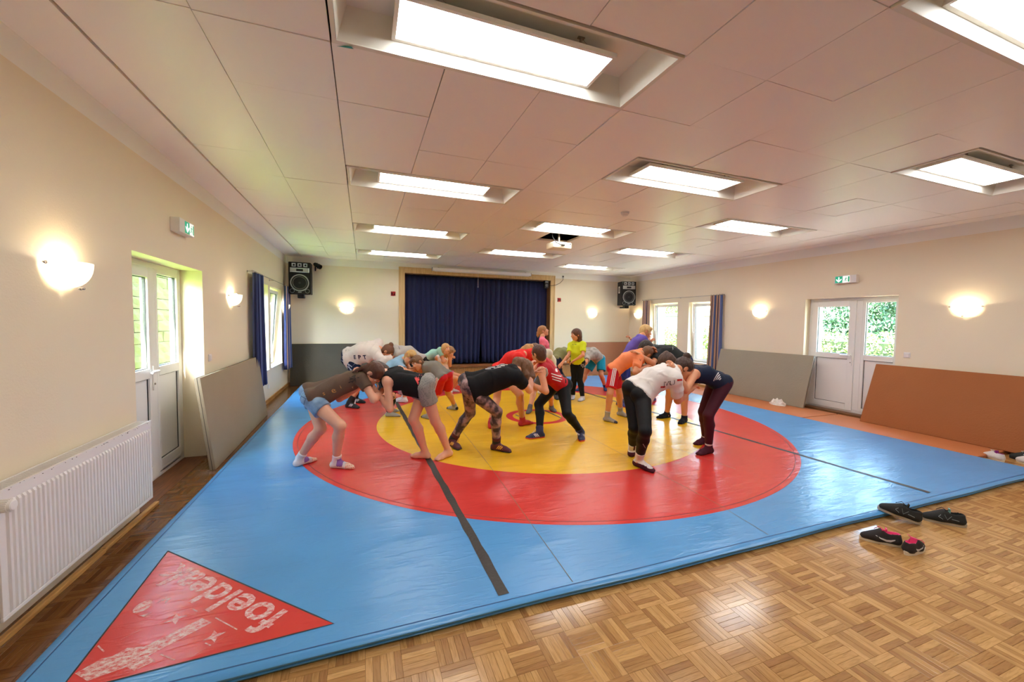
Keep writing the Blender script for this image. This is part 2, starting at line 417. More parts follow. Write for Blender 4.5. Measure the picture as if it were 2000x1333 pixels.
# ---- baseboards
BASE = wood('honey_wood', (150, 104, 52), (206, 158, 92), .45, 1)
BASEX = wood('honey_wood_across', (150, 104, 52), (206, 158, 92), .45, 0)
def skirting(name, segs, ax, label):
    mb = MB()
    for a in segs: mb.bbox(*a, .004)
    tag(mb.build(name, BASE if ax else BASEX), label, None, None, 'structure')
skirting('baseboard_left', [(LX, LX+.018, 5.33, 7.0, 0, .07), (LX, LX+.018, 7.0, FY, 0, .07), (LX, LX+.018, BY, 2.3, 0, .07)], 1, 'narrow honey wood skirting along the left wall')
skirting('baseboard_back', [(LX, .84, FY-.018, FY, 0, .07), (5.16, RX, FY-.018, FY, 0, .07)], 0, 'narrow honey wood skirting along the end wall')
skirting('baseboard_right', [(RX-.018, RX, 5.15, FY, 0, .07), (RX-.018, RX, BY, 3.7, 0, .07)], 1, 'narrow honey wood skirting along the right wall')
mb = MB(); mb.bbox(-1.62, -1.588, 3.30, 4.03, 0, .028, .006); mb.bbox(-1.615, -1.583, 1.6, 3.295, 0, .028, .006)
tag(mb.build('trim_2', BASE), 'loose wooden strips on the floor below the radiator', None, None, 'structure')
# ---- ceiling: void slab, plain border, metal panels
CEIL = mat('ceiling_board', (248, 242, 236), .6)
TILE = mat('perforated_metal_ceiling', (250, 244, 239), .36, spec=.35, bump=.03, bscale=500)
VOID = mat('ceiling_void', (60, 42, 34), .9)
TX0, TW, TY0, TD = -1.332, .597, 1.76, .587
cols = [TX0, -.754] + [-.157+TW*i for i in range(13)]
cols = [c for c in cols if c < 7.45] + [7.505]
rows = [TY0+TD*j for j in range(-8, 15)]
rows = [r for r in rows if r < 10.2] + [10.40]
mb = MB(); mb.box(LX-.3, RX+.5, BY-.3, FY+.3, 3.32, 3.45, 0)
for (a, b, c, d) in ((LX, TX0-.012, BY, FY), (7.515, RX, BY, FY), (TX0-.012, 7.515, 10.41, FY), (TX0-.012, 7.515, BY, rows[0]-.01)):
    mb.box(a, b, c, d, CZ, CZ+.05, 1)
ceiling = tag(mb.build('ceiling', [VOID, CEIL]), 'suspended ceiling of pale square metal panels', None, None, 'structure')
COFF = []
for j in (-4, 0, 4, 8, 12): COFF += [(2, j), (10, j)]
for j in (-6, -2, 2, 6, 10): COFF += [(6, j)]  # the lights behind the camera are unseen, added to light the room
def col_x(i): return -.157+TW*(i-2) if i >= 2 else (TX0, -.754)[i]
skip = set()
for (c, j) in COFF:
    for k in range(3): skip.add((c+k, j))
PROJ = (7, 7)
skip.add(PROJ)
def tile_mesh(sx, sy):
    g = .003; n = 5; vs = []; fs = []
    hx, hy = sx/2-g, sy/2-.0012
    for iy in range(n):
        for ix in range(n):
            u, v = ix/(n-1)*2-1, iy/(n-1)*2-1
            vs.append((u*hx, v*hy, -.0010*(1-u*u)*(1-v*v)))
    for iy in range(n-1):
        for ix in range(n-1):
            a = iy*n+ix; fs.append((a, a+n, a+n+1, a+1))
    k = len(vs); ring = [(-hx, -hy), (hx, -hy), (hx, hy), (-hx, hy)]; vs += [(x, y, .03) for x, y in ring]+[(x, y, 0) for x, y in ring]
    cid = [0, n-1, n*n-1, n*(n-1)]
    edge = [list(range(0, n)), list(range(n-1, n*n, n)), list(range(n*n-1, n*(n-1)-1, -1)), list(range(n*(n-1), -1, -n))]
    for q in range(4): fs.append((k+q, k+4+q, k+4+(q+1) % 4, k+(q+1) % 4))
    me = bpy.data.meshes.new('ceiling_panel'); me.from_pydata(vs, [], fs); me.materials.append(TILE)
    me.polygons.foreach_set('use_smooth', [i < (n-1)**2 for i in range(len(fs))]); return me
tm = {}
for i in range(len(cols)-1):
    for j0 in range(len(rows)-1):
        j = j0-8
        if (i, j) in skip: continue
        sx, sy = cols[i+1]-cols[i], rows[j0+1]-rows[j0]; key = (round(sx, 3), round(sy, 3))
        if key not in tm: tm[key] = tile_mesh(sx, sy)
        o = link('ceiling_panel', tm[key], ceiling, ((cols[i]+cols[i+1])/2, (rows[j0]+rows[j0+1])/2, CZ+.004+random.uniform(-.0025, .0025)))
        o.rotation_euler = (random.uniform(-.004, .004), random.uniform(-.004, .004), 0)
# ---- ceiling lights: coffer, hung panel, diffuser, hangers
LED = mat('led_diffuser', (255, 255, 255), .5, emit=(.97, .99, 1.0), estr=LED_STRENGTH)
COFM = mat('white_coffer', (232, 228, 216), .5)
STEEL = mat('brushed_steel', (170, 160, 145), .35, 1)
def light_fixture():
    t = thing('ceiling_light', '', 'light')
    W, D = 3*TW, TD
    mb = MB(); o = .03
    for (a, b, c, d) in ((0, W, 0, o), (0, W, D-o, D), (0, o, o, D-o), (W-o, W, o, D-o)): mb.box(a+.007 if a == 0 else a, b-.002, c+.013 if c == 0 else c, d-.002 if d == D else d, -.006, .012)
    mb.build('trim_frame', COFM, t)
    mb = MB(); h = .15; i0 = o; s = .05
    a = [(i0, i0, 0), (W-i0, i0, 0), (W-i0, D-i0, 0), (i0, D-i0, 0)]; b = [(i0+s, i0+s, h), (W-i0-s, i0+s, h), (W-i0-s, D-i0-s, h), (i0+s, D-i0-s, h)]
    mb.add(a+b, [(0, 4, 5, 1), (1, 5, 6, 2), (2, 6, 7, 3), (3, 7, 4, 0), (4, 7, 6, 5)])
    mb.build('coffer', COFM, t)
    px, py, pz = W/2+.005, D/2+.085, .055; lx, ly = .60, .16
    mb = MB()
    mb.box(px-lx, px+lx, py-ly, py+ly, pz+.008, pz+.02)
    for (a, b, c, d) in ((-lx, lx, -ly, -ly+.02), (-lx, lx, ly-.02, ly), (-lx, -lx+.02, -ly+.02, ly-.02), (lx-.02, lx, -ly+.02, ly-.02)): mb.box(px+a, px+b, py+c, py+d, pz-.003, pz+.008)
    pn = mb.build('led_panel', COFM, t)
    mb = MB(); mb.box(px-lx+.02, px+lx-.02, py-ly+.02, py+ly-.02, pz, pz+.006); mb.build('diffuser', LED, pn)
    for sx in (-.4, .4):
        for sy in (-.1, .1):
            mb = MB(); x, y = px+sx, py+sy
            mb.tube([(x, y, pz+.02), (x, y, pz+.05), (x, y, h-.004)], [.004, .006, .009], 8); mb.box(x-.02, x+.02, y-.009, y+.009, h-.006, h)
            mb.tube([(x+.01, y, h-.006), (x+.06, y+.01, h-.03), (x+.1, y+.01, pz+.02)], .0015, 5)
            mb.build('hanger', STEEL, t)
    return t
fx = light_fixture()
n_ = 0
for (c, j) in COFF:
    loc = (col_x(c), TY0+TD*j, CZ+.004)
    o = fx if n_ == 0 else dup(fx, loc); o.location = loc; n_ += 1
    side = {2: 'left', 6: 'middle', 10: 'right'}[c]
    rank = {2: {-4: 'added unseen behind the camera', 0: 'nearest the camera, half over the mat edge', 4: 'second from the camera', 8: 'third from the camera', 12: 'farthest, before the stage'},
            10: {-4: 'added unseen behind the camera', 0: 'nearest the camera, at the right edge', 4: 'second from the camera', 8: 'third from the camera', 12: 'farthest, near the right loudspeaker'},
            6: {-6: 'added unseen behind the camera', -2: 'at the top right corner', 2: 'nearest one seen whole', 6: 'just before the projector', 10: 'beyond the projector'}}[c][j]
    tag(o, 'recessed white led ceiling light, %s row, %s' % (side, rank), 'light', 'recessed ceiling lights')
# ---- doors and windows
GLASS = bpy.data.materials.new('window_glass'); GLASS.use_nodes = True
n, L = GLASS.node_tree.nodes, GLASS.node_tree.links
n.remove(n['Principled BSDF']); tr = n.new('ShaderNodeBsdfTransparent'); tr.inputs[0].default_value = (.93, .97, .95, 1); gl = n.new('ShaderNodeBsdfGlossy'); gl.inputs['Roughness'].default_value = .02
lw_ = n.new('ShaderNodeLayerWeight'); pw = n.new('ShaderNodeMath'); pw.operation = 'POWER'; pw.inputs[1].default_value = 5
L.new(lw_.outputs['Facing'], pw.inputs[0]); fz = n.new('ShaderNodeMath'); fz.operation = 'MULTIPLY_ADD'; fz.inputs[1].default_value = .9; fz.inputs[2].default_value = .035
L.new(pw.outputs[0], fz.inputs[0]); ms = n.new('ShaderNodeMixShader')
L.new(fz.outputs[0], ms.inputs[0]); L.new(tr.outputs[0], ms.inputs[1]); L.new(gl.outputs[0], ms.inputs[2]); L.new(ms.outputs[0], n['Material Output'].inputs[0])
GASKET = mat('dark_gasket', (48, 50, 50), .6)
def rect_frame(mb, x0, x1, ya, yb, za, zb, t, mi=0, b=.006):
    mb.bbox(x0, x1, ya, ya+t, za, zb, b, mi); mb.bbox(x0, x1, yb-t, yb, za, zb, b, mi); mb.bbox(x0, x1, ya+t, yb-t, za, za+t, b, mi); mb.bbox(x0, x1, ya+t, yb-t, zb-t, zb, b, mi)
def infill(parent, x, s, ya, yb, za, zb, glass):
    """pane or panel held in a dark gasket; s is +1 when the room lies towards +x"""
    mb = MB(); rect_frame(mb, x-.012, x+.012, ya-.004, yb+.004, za-.004, zb+.004, .01, 0, .001); mb.build('gasket', GASKET, parent)
    mb = MB(); mb.box(x-.006, x+.006, ya, yb, za, zb); mb.build('pane' if glass else 'lower_panel', GLASS if glass else WHITE, parent)
def door(name, x, s, y0, y1, z0, z1, leaf, mull, side, handle_y, label):
    """leaf=(ya,yb) hinged leaf, side=(ya,yb) fixed light; x = room-side face of the frame"""
    t = struct(name, label)
    a, b = (x-.07*s, x) if s > 0 else (x, x+.07)
    mb = MB(); rect_frame(mb, min(a, b), max(a, b), y0, y1, z0, z1, .055); mb.bbox(min(a, b), max(a, b), mull[0], mull[1], z0+.055, z1-.055, .006); mb.build('door_frame', WHITE, t)
    def sash(nm, ya, yb, dx, gw):
        mb = MB(); A, B = sorted((x-.06*s+dx, x+dx)); rect_frame(mb, A, B, ya, yb, z0+.03, z1-.05, gw); mb.bbox(A, B, ya+gw, yb-gw, .975, 1.065, .006)
        mb.bbox(A, B, ya+gw, yb-gw, z0+.03+gw, max(.15, z0+.04+gw), .004)
        o = mb.build(nm, WHITE, t)
        infill(o, x-.03*s+dx, s, ya+gw, yb-gw, 1.065, z1-.05-gw, True); infill(o, x-.03*s+dx, s, ya+gw, yb-gw, max(.15, z0+.04+gw), .975, False)
        return o
    lf = sash('door_leaf', leaf[0], leaf[1], .018*s, .10); sash('side_light', side[0], side[1], 0, .045)
    mb = MB(); hx = x+.018*s
    mb.bbox(min(hx, hx+.012*s), max(hx, hx+.012*s), handle_y-.016, handle_y+.016, .86, 1.09, .005)
    mb.tube([(hx, handle_y, 1.04), (hx+.05*s, handle_y, 1.04)], .01, 8)
    d = -1 if handle_y > (leaf[0]+leaf[1])/2 else 1
    mb.tube([(hx+.05*s, handle_y, 1.04), (hx+.055*s, handle_y+.07*d, 1.04), (hx+.05*s, handle_y+.14*d, 1.038)], .011, 8)
    mb.build('handle', WHITE, lf)
    mb = MB(); mb.tube([(hx+.013*s, handle_y, .92), (hx+.02*s, handle_y, .92)], .009, 8); mb.build('lock', STEEL, lf)
    for hz in (.3, 1.75):
        hy = leaf[0] if d < 0 else leaf[1]
        mb = MB(); mb.tube([(hx+.008*s, hy, hz), (hx+.008*s, hy, hz+.09)], .009, 8); mb.build('hinge', WHITE, lf)
    return t
door('door_1', -1.86, 1, 3.89, 5.31, 0, 2.05, (3.945, 4.67), (4.67, 4.75), (4.75, 5.27), 4.62, 'white half glazed door with side light in the left wall')
door('door_2', 7.9, -1, 3.74, 5.13, .05, 2.04, (4.37, 5.08), (4.28, 4.37), (3.79, 4.28), 4.41, 'white half glazed door with side light in the right wall')
mb = MB(); mb.bbox(RX-.02, RX+.3, 3.74, 5.13, 0, .05, .006); tag(mb.build('trim_3', wood('dark_oak', (84, 50, 24), (140, 90, 48), .5, 1)), 'dark oak sill below the right door', None, None, 'structure')
mb = MB(); mb.box(LX-.3, LX+.0, 3.89, 5.31, -.02, .0015); mb.box(LX+.0, LX+.025, 3.89, 5.31, -.02, .003)
tag(mb.build('trim_4', wood('dark_oak_plank', (84, 46, 22), (136, 82, 42), .4, 1)), 'dark oak boards in the left door recess', None, None, 'structure')
def window(name, x, s, y0, y1, z0, z1, tilt, label):
    """frame at the outer part of the reveal, sash tilted into the room about its bottom edge"""
    t = struct(name, label)
    mb = MB(); A, B = sorted((x, x-.07*s)); rect_frame(mb, A, B, y0, y1, z0, z1, .05); mb.build('window_frame', WHITE, t)
    e = bpy.data.objects.new('sash', None); 
    mb = MB(); ya, yb, h = y0+.035, y1-.035, z1-z0-.07
    rect_frame(mb, min(0, .055*s), max(0, .055*s), ya, yb, 0, h, .065)
    sa = mb.build('sash', WHITE, t, loc=(x-.02*s, 0, z0+.035)); sa.rotation_euler = (0, tilt*s, 0)
    infill(sa, .03*s, s, ya+.065, yb-.065, .065, h-.065, True)
    hy = yb-.03 if s < 0 else ya+.03
    mb = MB(); mb.tube([(.055*s, hy, h*.5), (.095*s, hy, h*.5)], .008, 8); mb.tube([(.095*s, hy, h*.5), (.1*s, hy, h*.5+.11)], .009, 8); mb.build('handle', WHITE, sa)
    mb = MB(); A, B = sorted((x+.0*s, x+.22*s)); mb.bbox(A, B, y0+.001, y1-.001, z0-.0, z0+.018, .006); mb.build('window_sill', mat('pale_sill', (228, 222, 210), .4), t)
    return t
window('window_1', -1.86, 1, *LW1, .0, 'left wall window nearer the camera, mostly behind the curtain')
window('window_2', -1.86, 1, *LW2, .075, 'tilted left wall window next to the far corner')
window('window_3', 7.96, -1, *RW1, .05, 'tilted right wall window nearer the camera')
window('window_4', 7.96, -1, *RW2, .05, 'tilted right wall window nearer the stage')
# ---- stage: frame, apron of slats, lip, curtains
FR = wood('pale_stage_frame', (206, 168, 112), (226, 194, 140), .45, 2, 5)
stg = thing('stage', 'wooden stage with a pale moulded frame and slatted apron under the blue curtain', 'stage', (0, 0, 0))
def moulding(parts, mname):
    mb = MB()
    for (d0, d1, pr) in parts:
        a0, a1, b1 = SX0-d1, SX1+d1, SZ1+d1
        mb.bbox(a0, SX0-d0, FY-pr, FY, SZ0-.06, b1, .006); mb.bbox(SX1+d0, a1, FY-pr, FY, SZ0-.06, b1, .006)
        mb.bbox(SX0-d0, SX1+d0, FY-pr, FY, SZ1+d0, b1, .006)
    return mb.build(mname, FR, stg)
moulding([(0, .035, .03), (.035, .11, .022), (.11, .145, .036)], 'stage_frame')
mb = MB(); mb.bbox(SX0, SX0+.012, FY, FY+.3, SZ0, SZ1, .003); mb.bbox(SX1-.012, SX1, FY, FY+.3, SZ0, SZ1, .003); mb.bbox(SX0+.012, SX1-.012, FY, FY+.3, SZ1-.012, SZ1, .003)
mb.build('reveal_lining', wood('brown_lining', (120, 80, 44), (164, 118, 70), .5, 2, 6), stg)
DECK = wood('brown_stage_deck', (120, 70, 30), (168, 106, 54), .35, 0, 6)
mb = MB(); mb.bbox(.78, 6.0, 10.16, 10.2, .335, .395, .012); mb.bbox(.8, 5.98, 10.2, FY+1.6, .36, .40, .004); mb.build('stage_deck', DECK, stg)
SLAT = wood('golden_slats', (170, 116, 56), (206, 154, 88), .45, 2, 6)
mb = MB(); mb.box(.8, 5.98, 10.215, 10.25, 0, .36); mb.build('apron_backing', mat('apron_joint', (110, 70, 34), .8), stg)
x = .8; sm = None
while x < 5.97:
    if sm is None:
        mb = MB(); mb.bbox(.001, .05, 10.2, 10.215, 0, .335, .003); sm = mb.mesh('apron_slat', SLAT)
    link('apron_slat', sm, stg, (x, 0, 0)); x += .0518
def velvet():
    m = mat('navy_velvet', (30, 37, 78), .85); n, L, p = nodes_of(m)
    p.inputs['Sheen Weight'].default_value = .35; p.inputs['Sheen Roughness'].default_value = .4; p.inputs['Sheen Tint'].default_value = srgb(80, 90, 150)+(1,)
    return m
VEL = velvet()
def pleats(name, x0, x1, y, z0, z1, amp, wl, seed, label, flare=0, gap=0, group=None):
    r = np.random.default_rng(seed); n = int((x1-x0)/.012); nz = 14
    xs = np.linspace(x0, x1, n); ph = np.cumsum(r.uniform(.5, 1.5, n))/n*(x1-x0)*2*PI/wl
    am = amp*(.6+.5*np.interp(xs, np.linspace(x0, x1, 24), r.uniform(.2, 1.3, 24)))
    vs = []
    for k in range(nz):
        t = k/(nz-1)                               # 0 at the top
        yy = y+am*(.55+.6*t)*np.sin(ph+.35*t*np.sin(xs*5+seed))
        xx = xs+.03*t*np.sin(xs*3.1+seed)
        if gap: xx = xx+gap*(t**1.6)*np.where(gap > 0, np.clip(1-(xs-x0)/.35, 0, 1), np.clip(1-(x1-xs)/.35, 0, 1))
        zz = np.full(n, z1+(z0-z1)*t)+(.012*np.sin(ph*.5) if k == nz-1 else 0)
        vs += list(zip(xx.tolist(), yy.tolist(), np.broadcast_to(zz, n).tolist()))
    fs = [(k*n+i, k*n+i+1, (k+1)*n+i+1, (k+1)*n+i) for k in range(nz-1) for i in range(n-1)]
    o = MB().add(vs, fs).build(name, VEL, None, True)
    md = o.modifiers.new('thick', 'SOLIDIFY'); md.thickness = .004
    return tag(o, label, 'curtain', group)
pleats('stage_curtain', SX0+.02, 3.03, FY+.16, SZ0+.01, SZ1-.02, .035, .13, 3, 'dark blue velvet stage curtain, left half', gap=-.07, group='stage curtain halves')
pleats('stage_curtain', 2.98, SX1-.02, FY+.19, SZ0+.01, SZ1-.02, .038, .14, 5, 'dark blue velvet stage curtain, right half', gap=.06, group='stage curtain halves')
# ================================================================== OUTSIDE
GRASS = mat('lawn_grass', (96, 122, 52), .9, var=.25, vscale=9)
mb = MB(); mb.box(RX+.55, 60, -30, 60, -.3, -.12); mb.box(-40, LX-.3, -30, 60, -.3, -.12); tag(mb.build('ground', GRASS), 'grass outside the hall', None, None, 'structure')
mb = MB(); mb.box(RX+.3, RX+3.2, -6, 16, -.2, -.06); tag(mb.build('terrace', mat('pale_paving', (205, 198, 184), .8, var=.06, vscale=5)), 'pale paved terrace outside the right windows', None, None, 'structure')
def leaf_mat(name, c0, c1):
    m = mat(name, c0, .55); n, L, p = nodes_of(m)
    a = n.new('ShaderNodeAttribute'); a.attribute_name = 'tint'; mx = n.new('ShaderNodeMix'); mx.data_type = 'RGBA'
    L.new(a.outputs['Fac'], mx.inputs['Factor']); mx.inputs['A'].default_value = srgb(*c0)+(1,); mx.inputs['B'].default_value = srgb(*c1)+(1,)
    L.new(mx.outputs['Result'], p.inputs['Base Color'])
    p.inputs['Subsurface Weight'].default_value = 0
    return m
def leaves(n, centres, radii, size, seed, droop=0):
    r = np.random.default_rng(seed); k = r.integers(0, len(centres), n)
    d = r.normal(size=(n, 3)); d /= np.linalg.norm(d, axis=1)[:, None]
    P = np.array(centres)[k]+d*np.array(radii)[k]*(r.uniform(.55, 1, n)**.5)[:, None]
    a = r.normal(size=(n, 3)); a[:, 2] -= droop; a /= np.linalg.norm(a, axis=1)[:, None]
    b = np.cross(a, r.normal(size=(n, 3))); b /= np.linalg.norm(b, axis=1)[:, None]
    s = size*r.uniform(.6, 1.3, n)[:, None]
    V = np.stack([P-a*s, P+b*s*.45, P+a*s, P-b*s*.45], 1).reshape(-1, 3)
    Q = np.arange(4*n).reshape(-1, 4)
    return V, Q, np.repeat(r.random(n), 4)
def foliage(name, V, Q, T, m, parent=None):
    me = np_mesh(name, V, Q, m, False); a = me.attributes.new('tint', 'FLOAT', 'POINT'); a.data.foreach_set('value', T.astype(np.float32))
    return link(name, me, parent)
LEAF1 = leaf_mat('hedge_leaf', (58, 104, 44), (132, 168, 84)); LEAF2 = leaf_mat('conifer_needle', (34, 66, 48), (84, 118, 78)); LEAF3 = leaf_mat('shrub_leaf', (96, 142, 92), (178, 206, 156))
BARK = mat('bark', (86, 66, 48), .9, bump=.5, bscale=20)
r = np.random.default_rng(2)
cs = [(11.6+r.uniform(-.3, .3), y, z) for y in np.arange(-3, 15, .35) for z in (.25, .7, 1.05)]
V, Q, T = leaves(60000, cs, [(.4, .35, .4)]*len(cs), .038, 3)
h = thing('hedge', 'clipped green hedge running outside the right windows', 'hedge', (0, 0, 0)); foliage('foliage', V, Q, T, LEAF1, h)
mb = MB(); mb.box(11.45, 11.75, -3, 15, -.15, 1.15); mb.build('branches', mat('hedge_core', (30, 46, 22), .95), h)
def tree(x, y, hgt, rad, m, size, n, seed, label, kind='tree', droop=.0):
    t = thing(kind, label, 'tree', (x, y, -.12)); rr = np.random.default_rng(seed)
    cs = []; ra = []
    for k in range(26):
        f = k/25; z = hgt*(.16+.84*f); w_ = rad*(1-f)**.7*(1 if m is LEAF2 else 1.15); a = rr.uniform(0, 2*PI)
        cs.append((w_*.55*math.cos(a), w_*.55*math.sin(a), z)); ra.append((w_*.6+.25, w_*.6+.25, hgt*.075+.2))
    V, Q, T = leaves(n, cs, ra, size, seed, droop); foliage('crown', V, Q, T, m, t)
    mb = MB(); mb.tube([(0, 0, 0), (.05, 0, hgt*.4), (0, .05, hgt*.85)], [.16, .11, .03], 9); mb.build('trunk', BARK, t)
tree(15.5, 8.6, 3.9, 1.7, LEAF2, .055, 26000, 5, 'dark conifer seen through the left pane of the right door', droop=1.2)
tree(15.0, 6.4, 3.7, 1.7, LEAF2, .055, 26000, 6, 'dark conifer seen at the top of the right door side light', droop=1.2)
tree(13.1, 4.6, 2.6, 1.0, LEAF3, .045, 16000, 7, 'pale leafy shrub behind the hedge, seen through the right door side light', 'shrub')
tree(18.9, 13.9, 4.4, 1.6, LEAF2, .07, 20000, 8, 'dark conifer beyond the shed, seen in the nearer right window', droop=1)
tree(19, 22.6, 5.2, 2.6, LEAF1, .08, 20000, 9, 'broad green tree beyond the shed, seen in the far right window')
tree(9.75, 9.35, 1.35, .55, LEAF1, .04, 6000, 10, 'round bush outside the nearer right window', 'shrub')
tree(9.95, 11.1, 1.35, .55, LEAF1, .04, 6000, 11, 'round bush outside the far right window', 'shrub')
sh = thing('garden_shed', 'pale flat roofed shed beyond the terrace, seen through the right windows', 'shed', (14.2, 15.5, -.12))
mb = MB(); mb.box(-1.5, 4, -3.2, 3.2, 0, 2.0); mb.build('wall', mat('pale_shed_wall', (204, 214, 206), .8, var=.03), sh)
mb = MB(); mb.bbox(-1.7, 4.2, -3.4, 3.4, 2.0, 2.12, .02); mb.build('roof', mat('grey_roof', (92, 98, 100), .7), sh)
mb = MB(); mb.bbox(-1.53, -1.5, -.8, .2, .9, 1.6, .01); mb.build('shutter', mat('grey_shutter', (170, 180, 178), .6), sh)
# stone wall on the left
STONE = mat('sandstone_block', (80, 84, 50), .9, bump=.6, bscale=14, var=.14, vscale=2.5)
gw = thing('garden_wall', 'pale rough stone block wall outside the left door', 'wall', (-3.6, 0, -.12))
mb = MB(); mb.box(-.35, -.05, 3, 24, 0, 2.62); mb.build('mortar', mat('mortar', (62, 65, 42), .95), gw)
sb = []
for v in range(3):
    bm = bmesh.new(); bmesh.ops.create_cube(bm, size=1); bmesh.ops.subdivide_edges(bm, edges=bm.edges[:], cuts=1, use_grid_fill=True)
    for q in bm.verts:
        q.co = Vector((q.co.x*.1, q.co.y*.40, q.co.z*.19))
        if q.co.x > .04 and abs(q.co.y) < .1 and abs(q.co.z) < .05: q.co.x += .025
        q.co += Vector((random.uniform(-.006, .006), random.uniform(-.008, .008), random.uniform(-.006, .006)))
    me = bpy.data.meshes.new('stone'); bm.to_mesh(me); bm.free(); me.materials.append(STONE); sb.append(me)
nst = 0
for row in range(13):
    for k in range(52):
        y = 3+.41*k+(.2 if row % 2 else 0)
        if y > 23.5: continue
        # only the stones that can be seen through the left door and windows
        a = y/ -3.6
        if not (7.4 < y < 11 or 15 < y < 21.5): continue
        if y > 15 and row < 4: continue
        o = link('stone', sb[(row*7+k*3) % 3], gw, (.0+random.uniform(-.012, .012), y, .1+.2*row)); nst += 1
# ================================================================== WRESTLING MAT
def vinyl(name, col, wear=.12):
    m = mat(name, col, .27, spec=.5); n, L, p = nodes_of(m)
    g = n.new('ShaderNodeNewGeometry')
    t = n.new('ShaderNodeTexNoise'); t.inputs['Scale'].default_value = 1.7; t.inputs['Detail'].default_value = 6; L.new(g.outputs['Position'], t.inputs['Vector'])
    mx = n.new('ShaderNodeMix'); mx.data_type = 'RGBA'; L.new(t.outputs['Fac'], mx.inputs['Factor']); c = srgb(*col)
    mx.inputs['A'].default_value = tuple(x*(1-wear) for x in c)+(1,); mx.inputs['B'].default_value = tuple(min(1, x*(1+wear)+.01) for x in c)+(1,)
    L.new(mx.outputs['Result'], p.inputs['Base Color'])
    # long soft wrinkles, plus fine leather grain
    mp = n.new('ShaderNodeMapping'); mp.inputs['Scale'].default_value = (1.0, 3.2, 1); mp.inputs['Rotation'].default_value = (0, 0, .35); L.new(g.outputs['Position'], mp.inputs[0])
    w1 = n.new('ShaderNodeTexNoise'); w1.inputs['Scale'].default_value = 1.5; w1.inputs['Detail'].default_value = 1.5; w1.inputs['Distortion'].default_value = .6; L.new(mp.outputs[0], w1.inputs['Vector'])
    w2 = n.new('ShaderNodeTexNoise'); w2.inputs['Scale'].default_value = 140; L.new(g.outputs['Position'], w2.inputs['Vector'])
    b1 = n.new('ShaderNodeBump'); b1.inputs['Strength'].default_value = .5; b1.inputs['Distance'].default_value = .02; L.new(w1.outputs['Fac'], b1.inputs['Height'])
    m3 = n.new('ShaderNodeMapping'); m3.inputs['Scale'].default_value = (1, 4.5, 1); m3.inputs['Rotation'].default_value = (0, 0, -.25); L.new(g.outputs['Position'], m3.inputs[0])
    w3 = n.new('ShaderNodeTexNoise'); w3.inputs['Scale'].default_value = 5; w3.inputs['Detail'].default_value = 2; w3.inputs['Distortion'].default_value = 1.2; L.new(m3.outputs[0], w3.inputs['Vector'])
    r3 = n.new('ShaderNodeMapRange'); r3.inputs['From Min'].default_value = .5; r3.inputs['From Max'].default_value = .75; L.new(w3.outputs['Fac'], r3.inputs['Value'])
    b3 = n.new('ShaderNodeBump'); b3.inputs['Strength'].default_value = .18; b3.inputs['Distance'].default_value = .008; L.new(r3.outputs[0], b3.inputs['Height']); L.new(b1.outputs[0], b3.inputs['Normal'])
    b2 = n.new('ShaderNodeBump'); b2.inputs['Strength'].default_value = .10; b2.inputs['Distance'].default_value = .002; L.new(w2.outputs['Fac'], b2.inputs['Height']); L.new(b3.outputs[0], b2.inputs['Normal'])
    L.new(b2.outputs[0], p.inputs['Normal'])
    return m
BLUE = vinyl('blue_vinyl', (76, 148, 206)); RED = vinyl('red_vinyl', (206, 48, 42)); YEL = vinyl('yellow_vinyl', (232, 178, 28)); TAPE = mat('black_tape', (44, 40, 36), .5, bump=.3, bscale=40, var=.3, vscale=20)
SEAM = mat('dark_seam', (110, 104, 70), .7)
MX0, MX1, MY0, MY1, MZ = -1.345, 6.70, 1.90, 9.80, .05
wm = thing('wrestling_mat', 'large blue wrestling mat with a red ring, yellow circle and taped seams', 'mat', ((MX0+MX1)/2, (MY0+MY1)/2, 0))
OFF = (-(MX0+MX1)/2, -(MY0+MY1)/2, 0)
def mpart(mb, name, m, parent=wm, smooth=False):
    mb.v = [(x+OFF[0], y+OFF[1], z) for x, y, z in mb.v]; return mb.build(name, m, parent, smooth)
def edge_loop(ins, z, wob=0):
    pts = []; n = 40; R = .03
    def side(a, b):
        for i in range(n): yield (a[0]+(b[0]-a[0])*i/n, a[1]+(b[1]-a[1])*i/n)
    c = [(MX0+ins, MY0+ins), (MX1-ins, MY0+ins), (MX1-ins, MY1-ins), (MX0+ins, MY1-ins)]
    for k in range(4):
        for (x, y) in side(c[k], c[(k+1) % 4]):
            s = math.sin(x*2.3+y*1.7)*.6+math.sin(x*5.1-y*3.3)*.4
            nx, ny = [(0, -1), (1, 0), (0, 1), (-1, 0)][k]
            pts.append((x+nx*s*wob, y+ny*s*wob, max(.001, z)))
    return pts
mb = MB(); loops = [edge_loop(.035, .001), edge_loop(.012, .006, .008), edge_loop(.006, .016, .010), edge_loop(.014, .022, .008), edge_loop(.002, .030, .007), edge_loop(.0, .040, .006), edge_loop(.012, .048, .003), edge_loop(.04, MZ)]
N = len(loops[0]); vs = [p for l in loops for p in l]; fs = [(i*N+k, i*N+(k+1) % N, (i+1)*N+(k+1) % N, (i+1)*N+k) for i in range(len(loops)-1) for k in range(N)]
mb.add(vs, fs); mb.add(loops[-1], [tuple(range(N))]); mpart(mb, 'cover', BLUE, wm, math.radians(50))
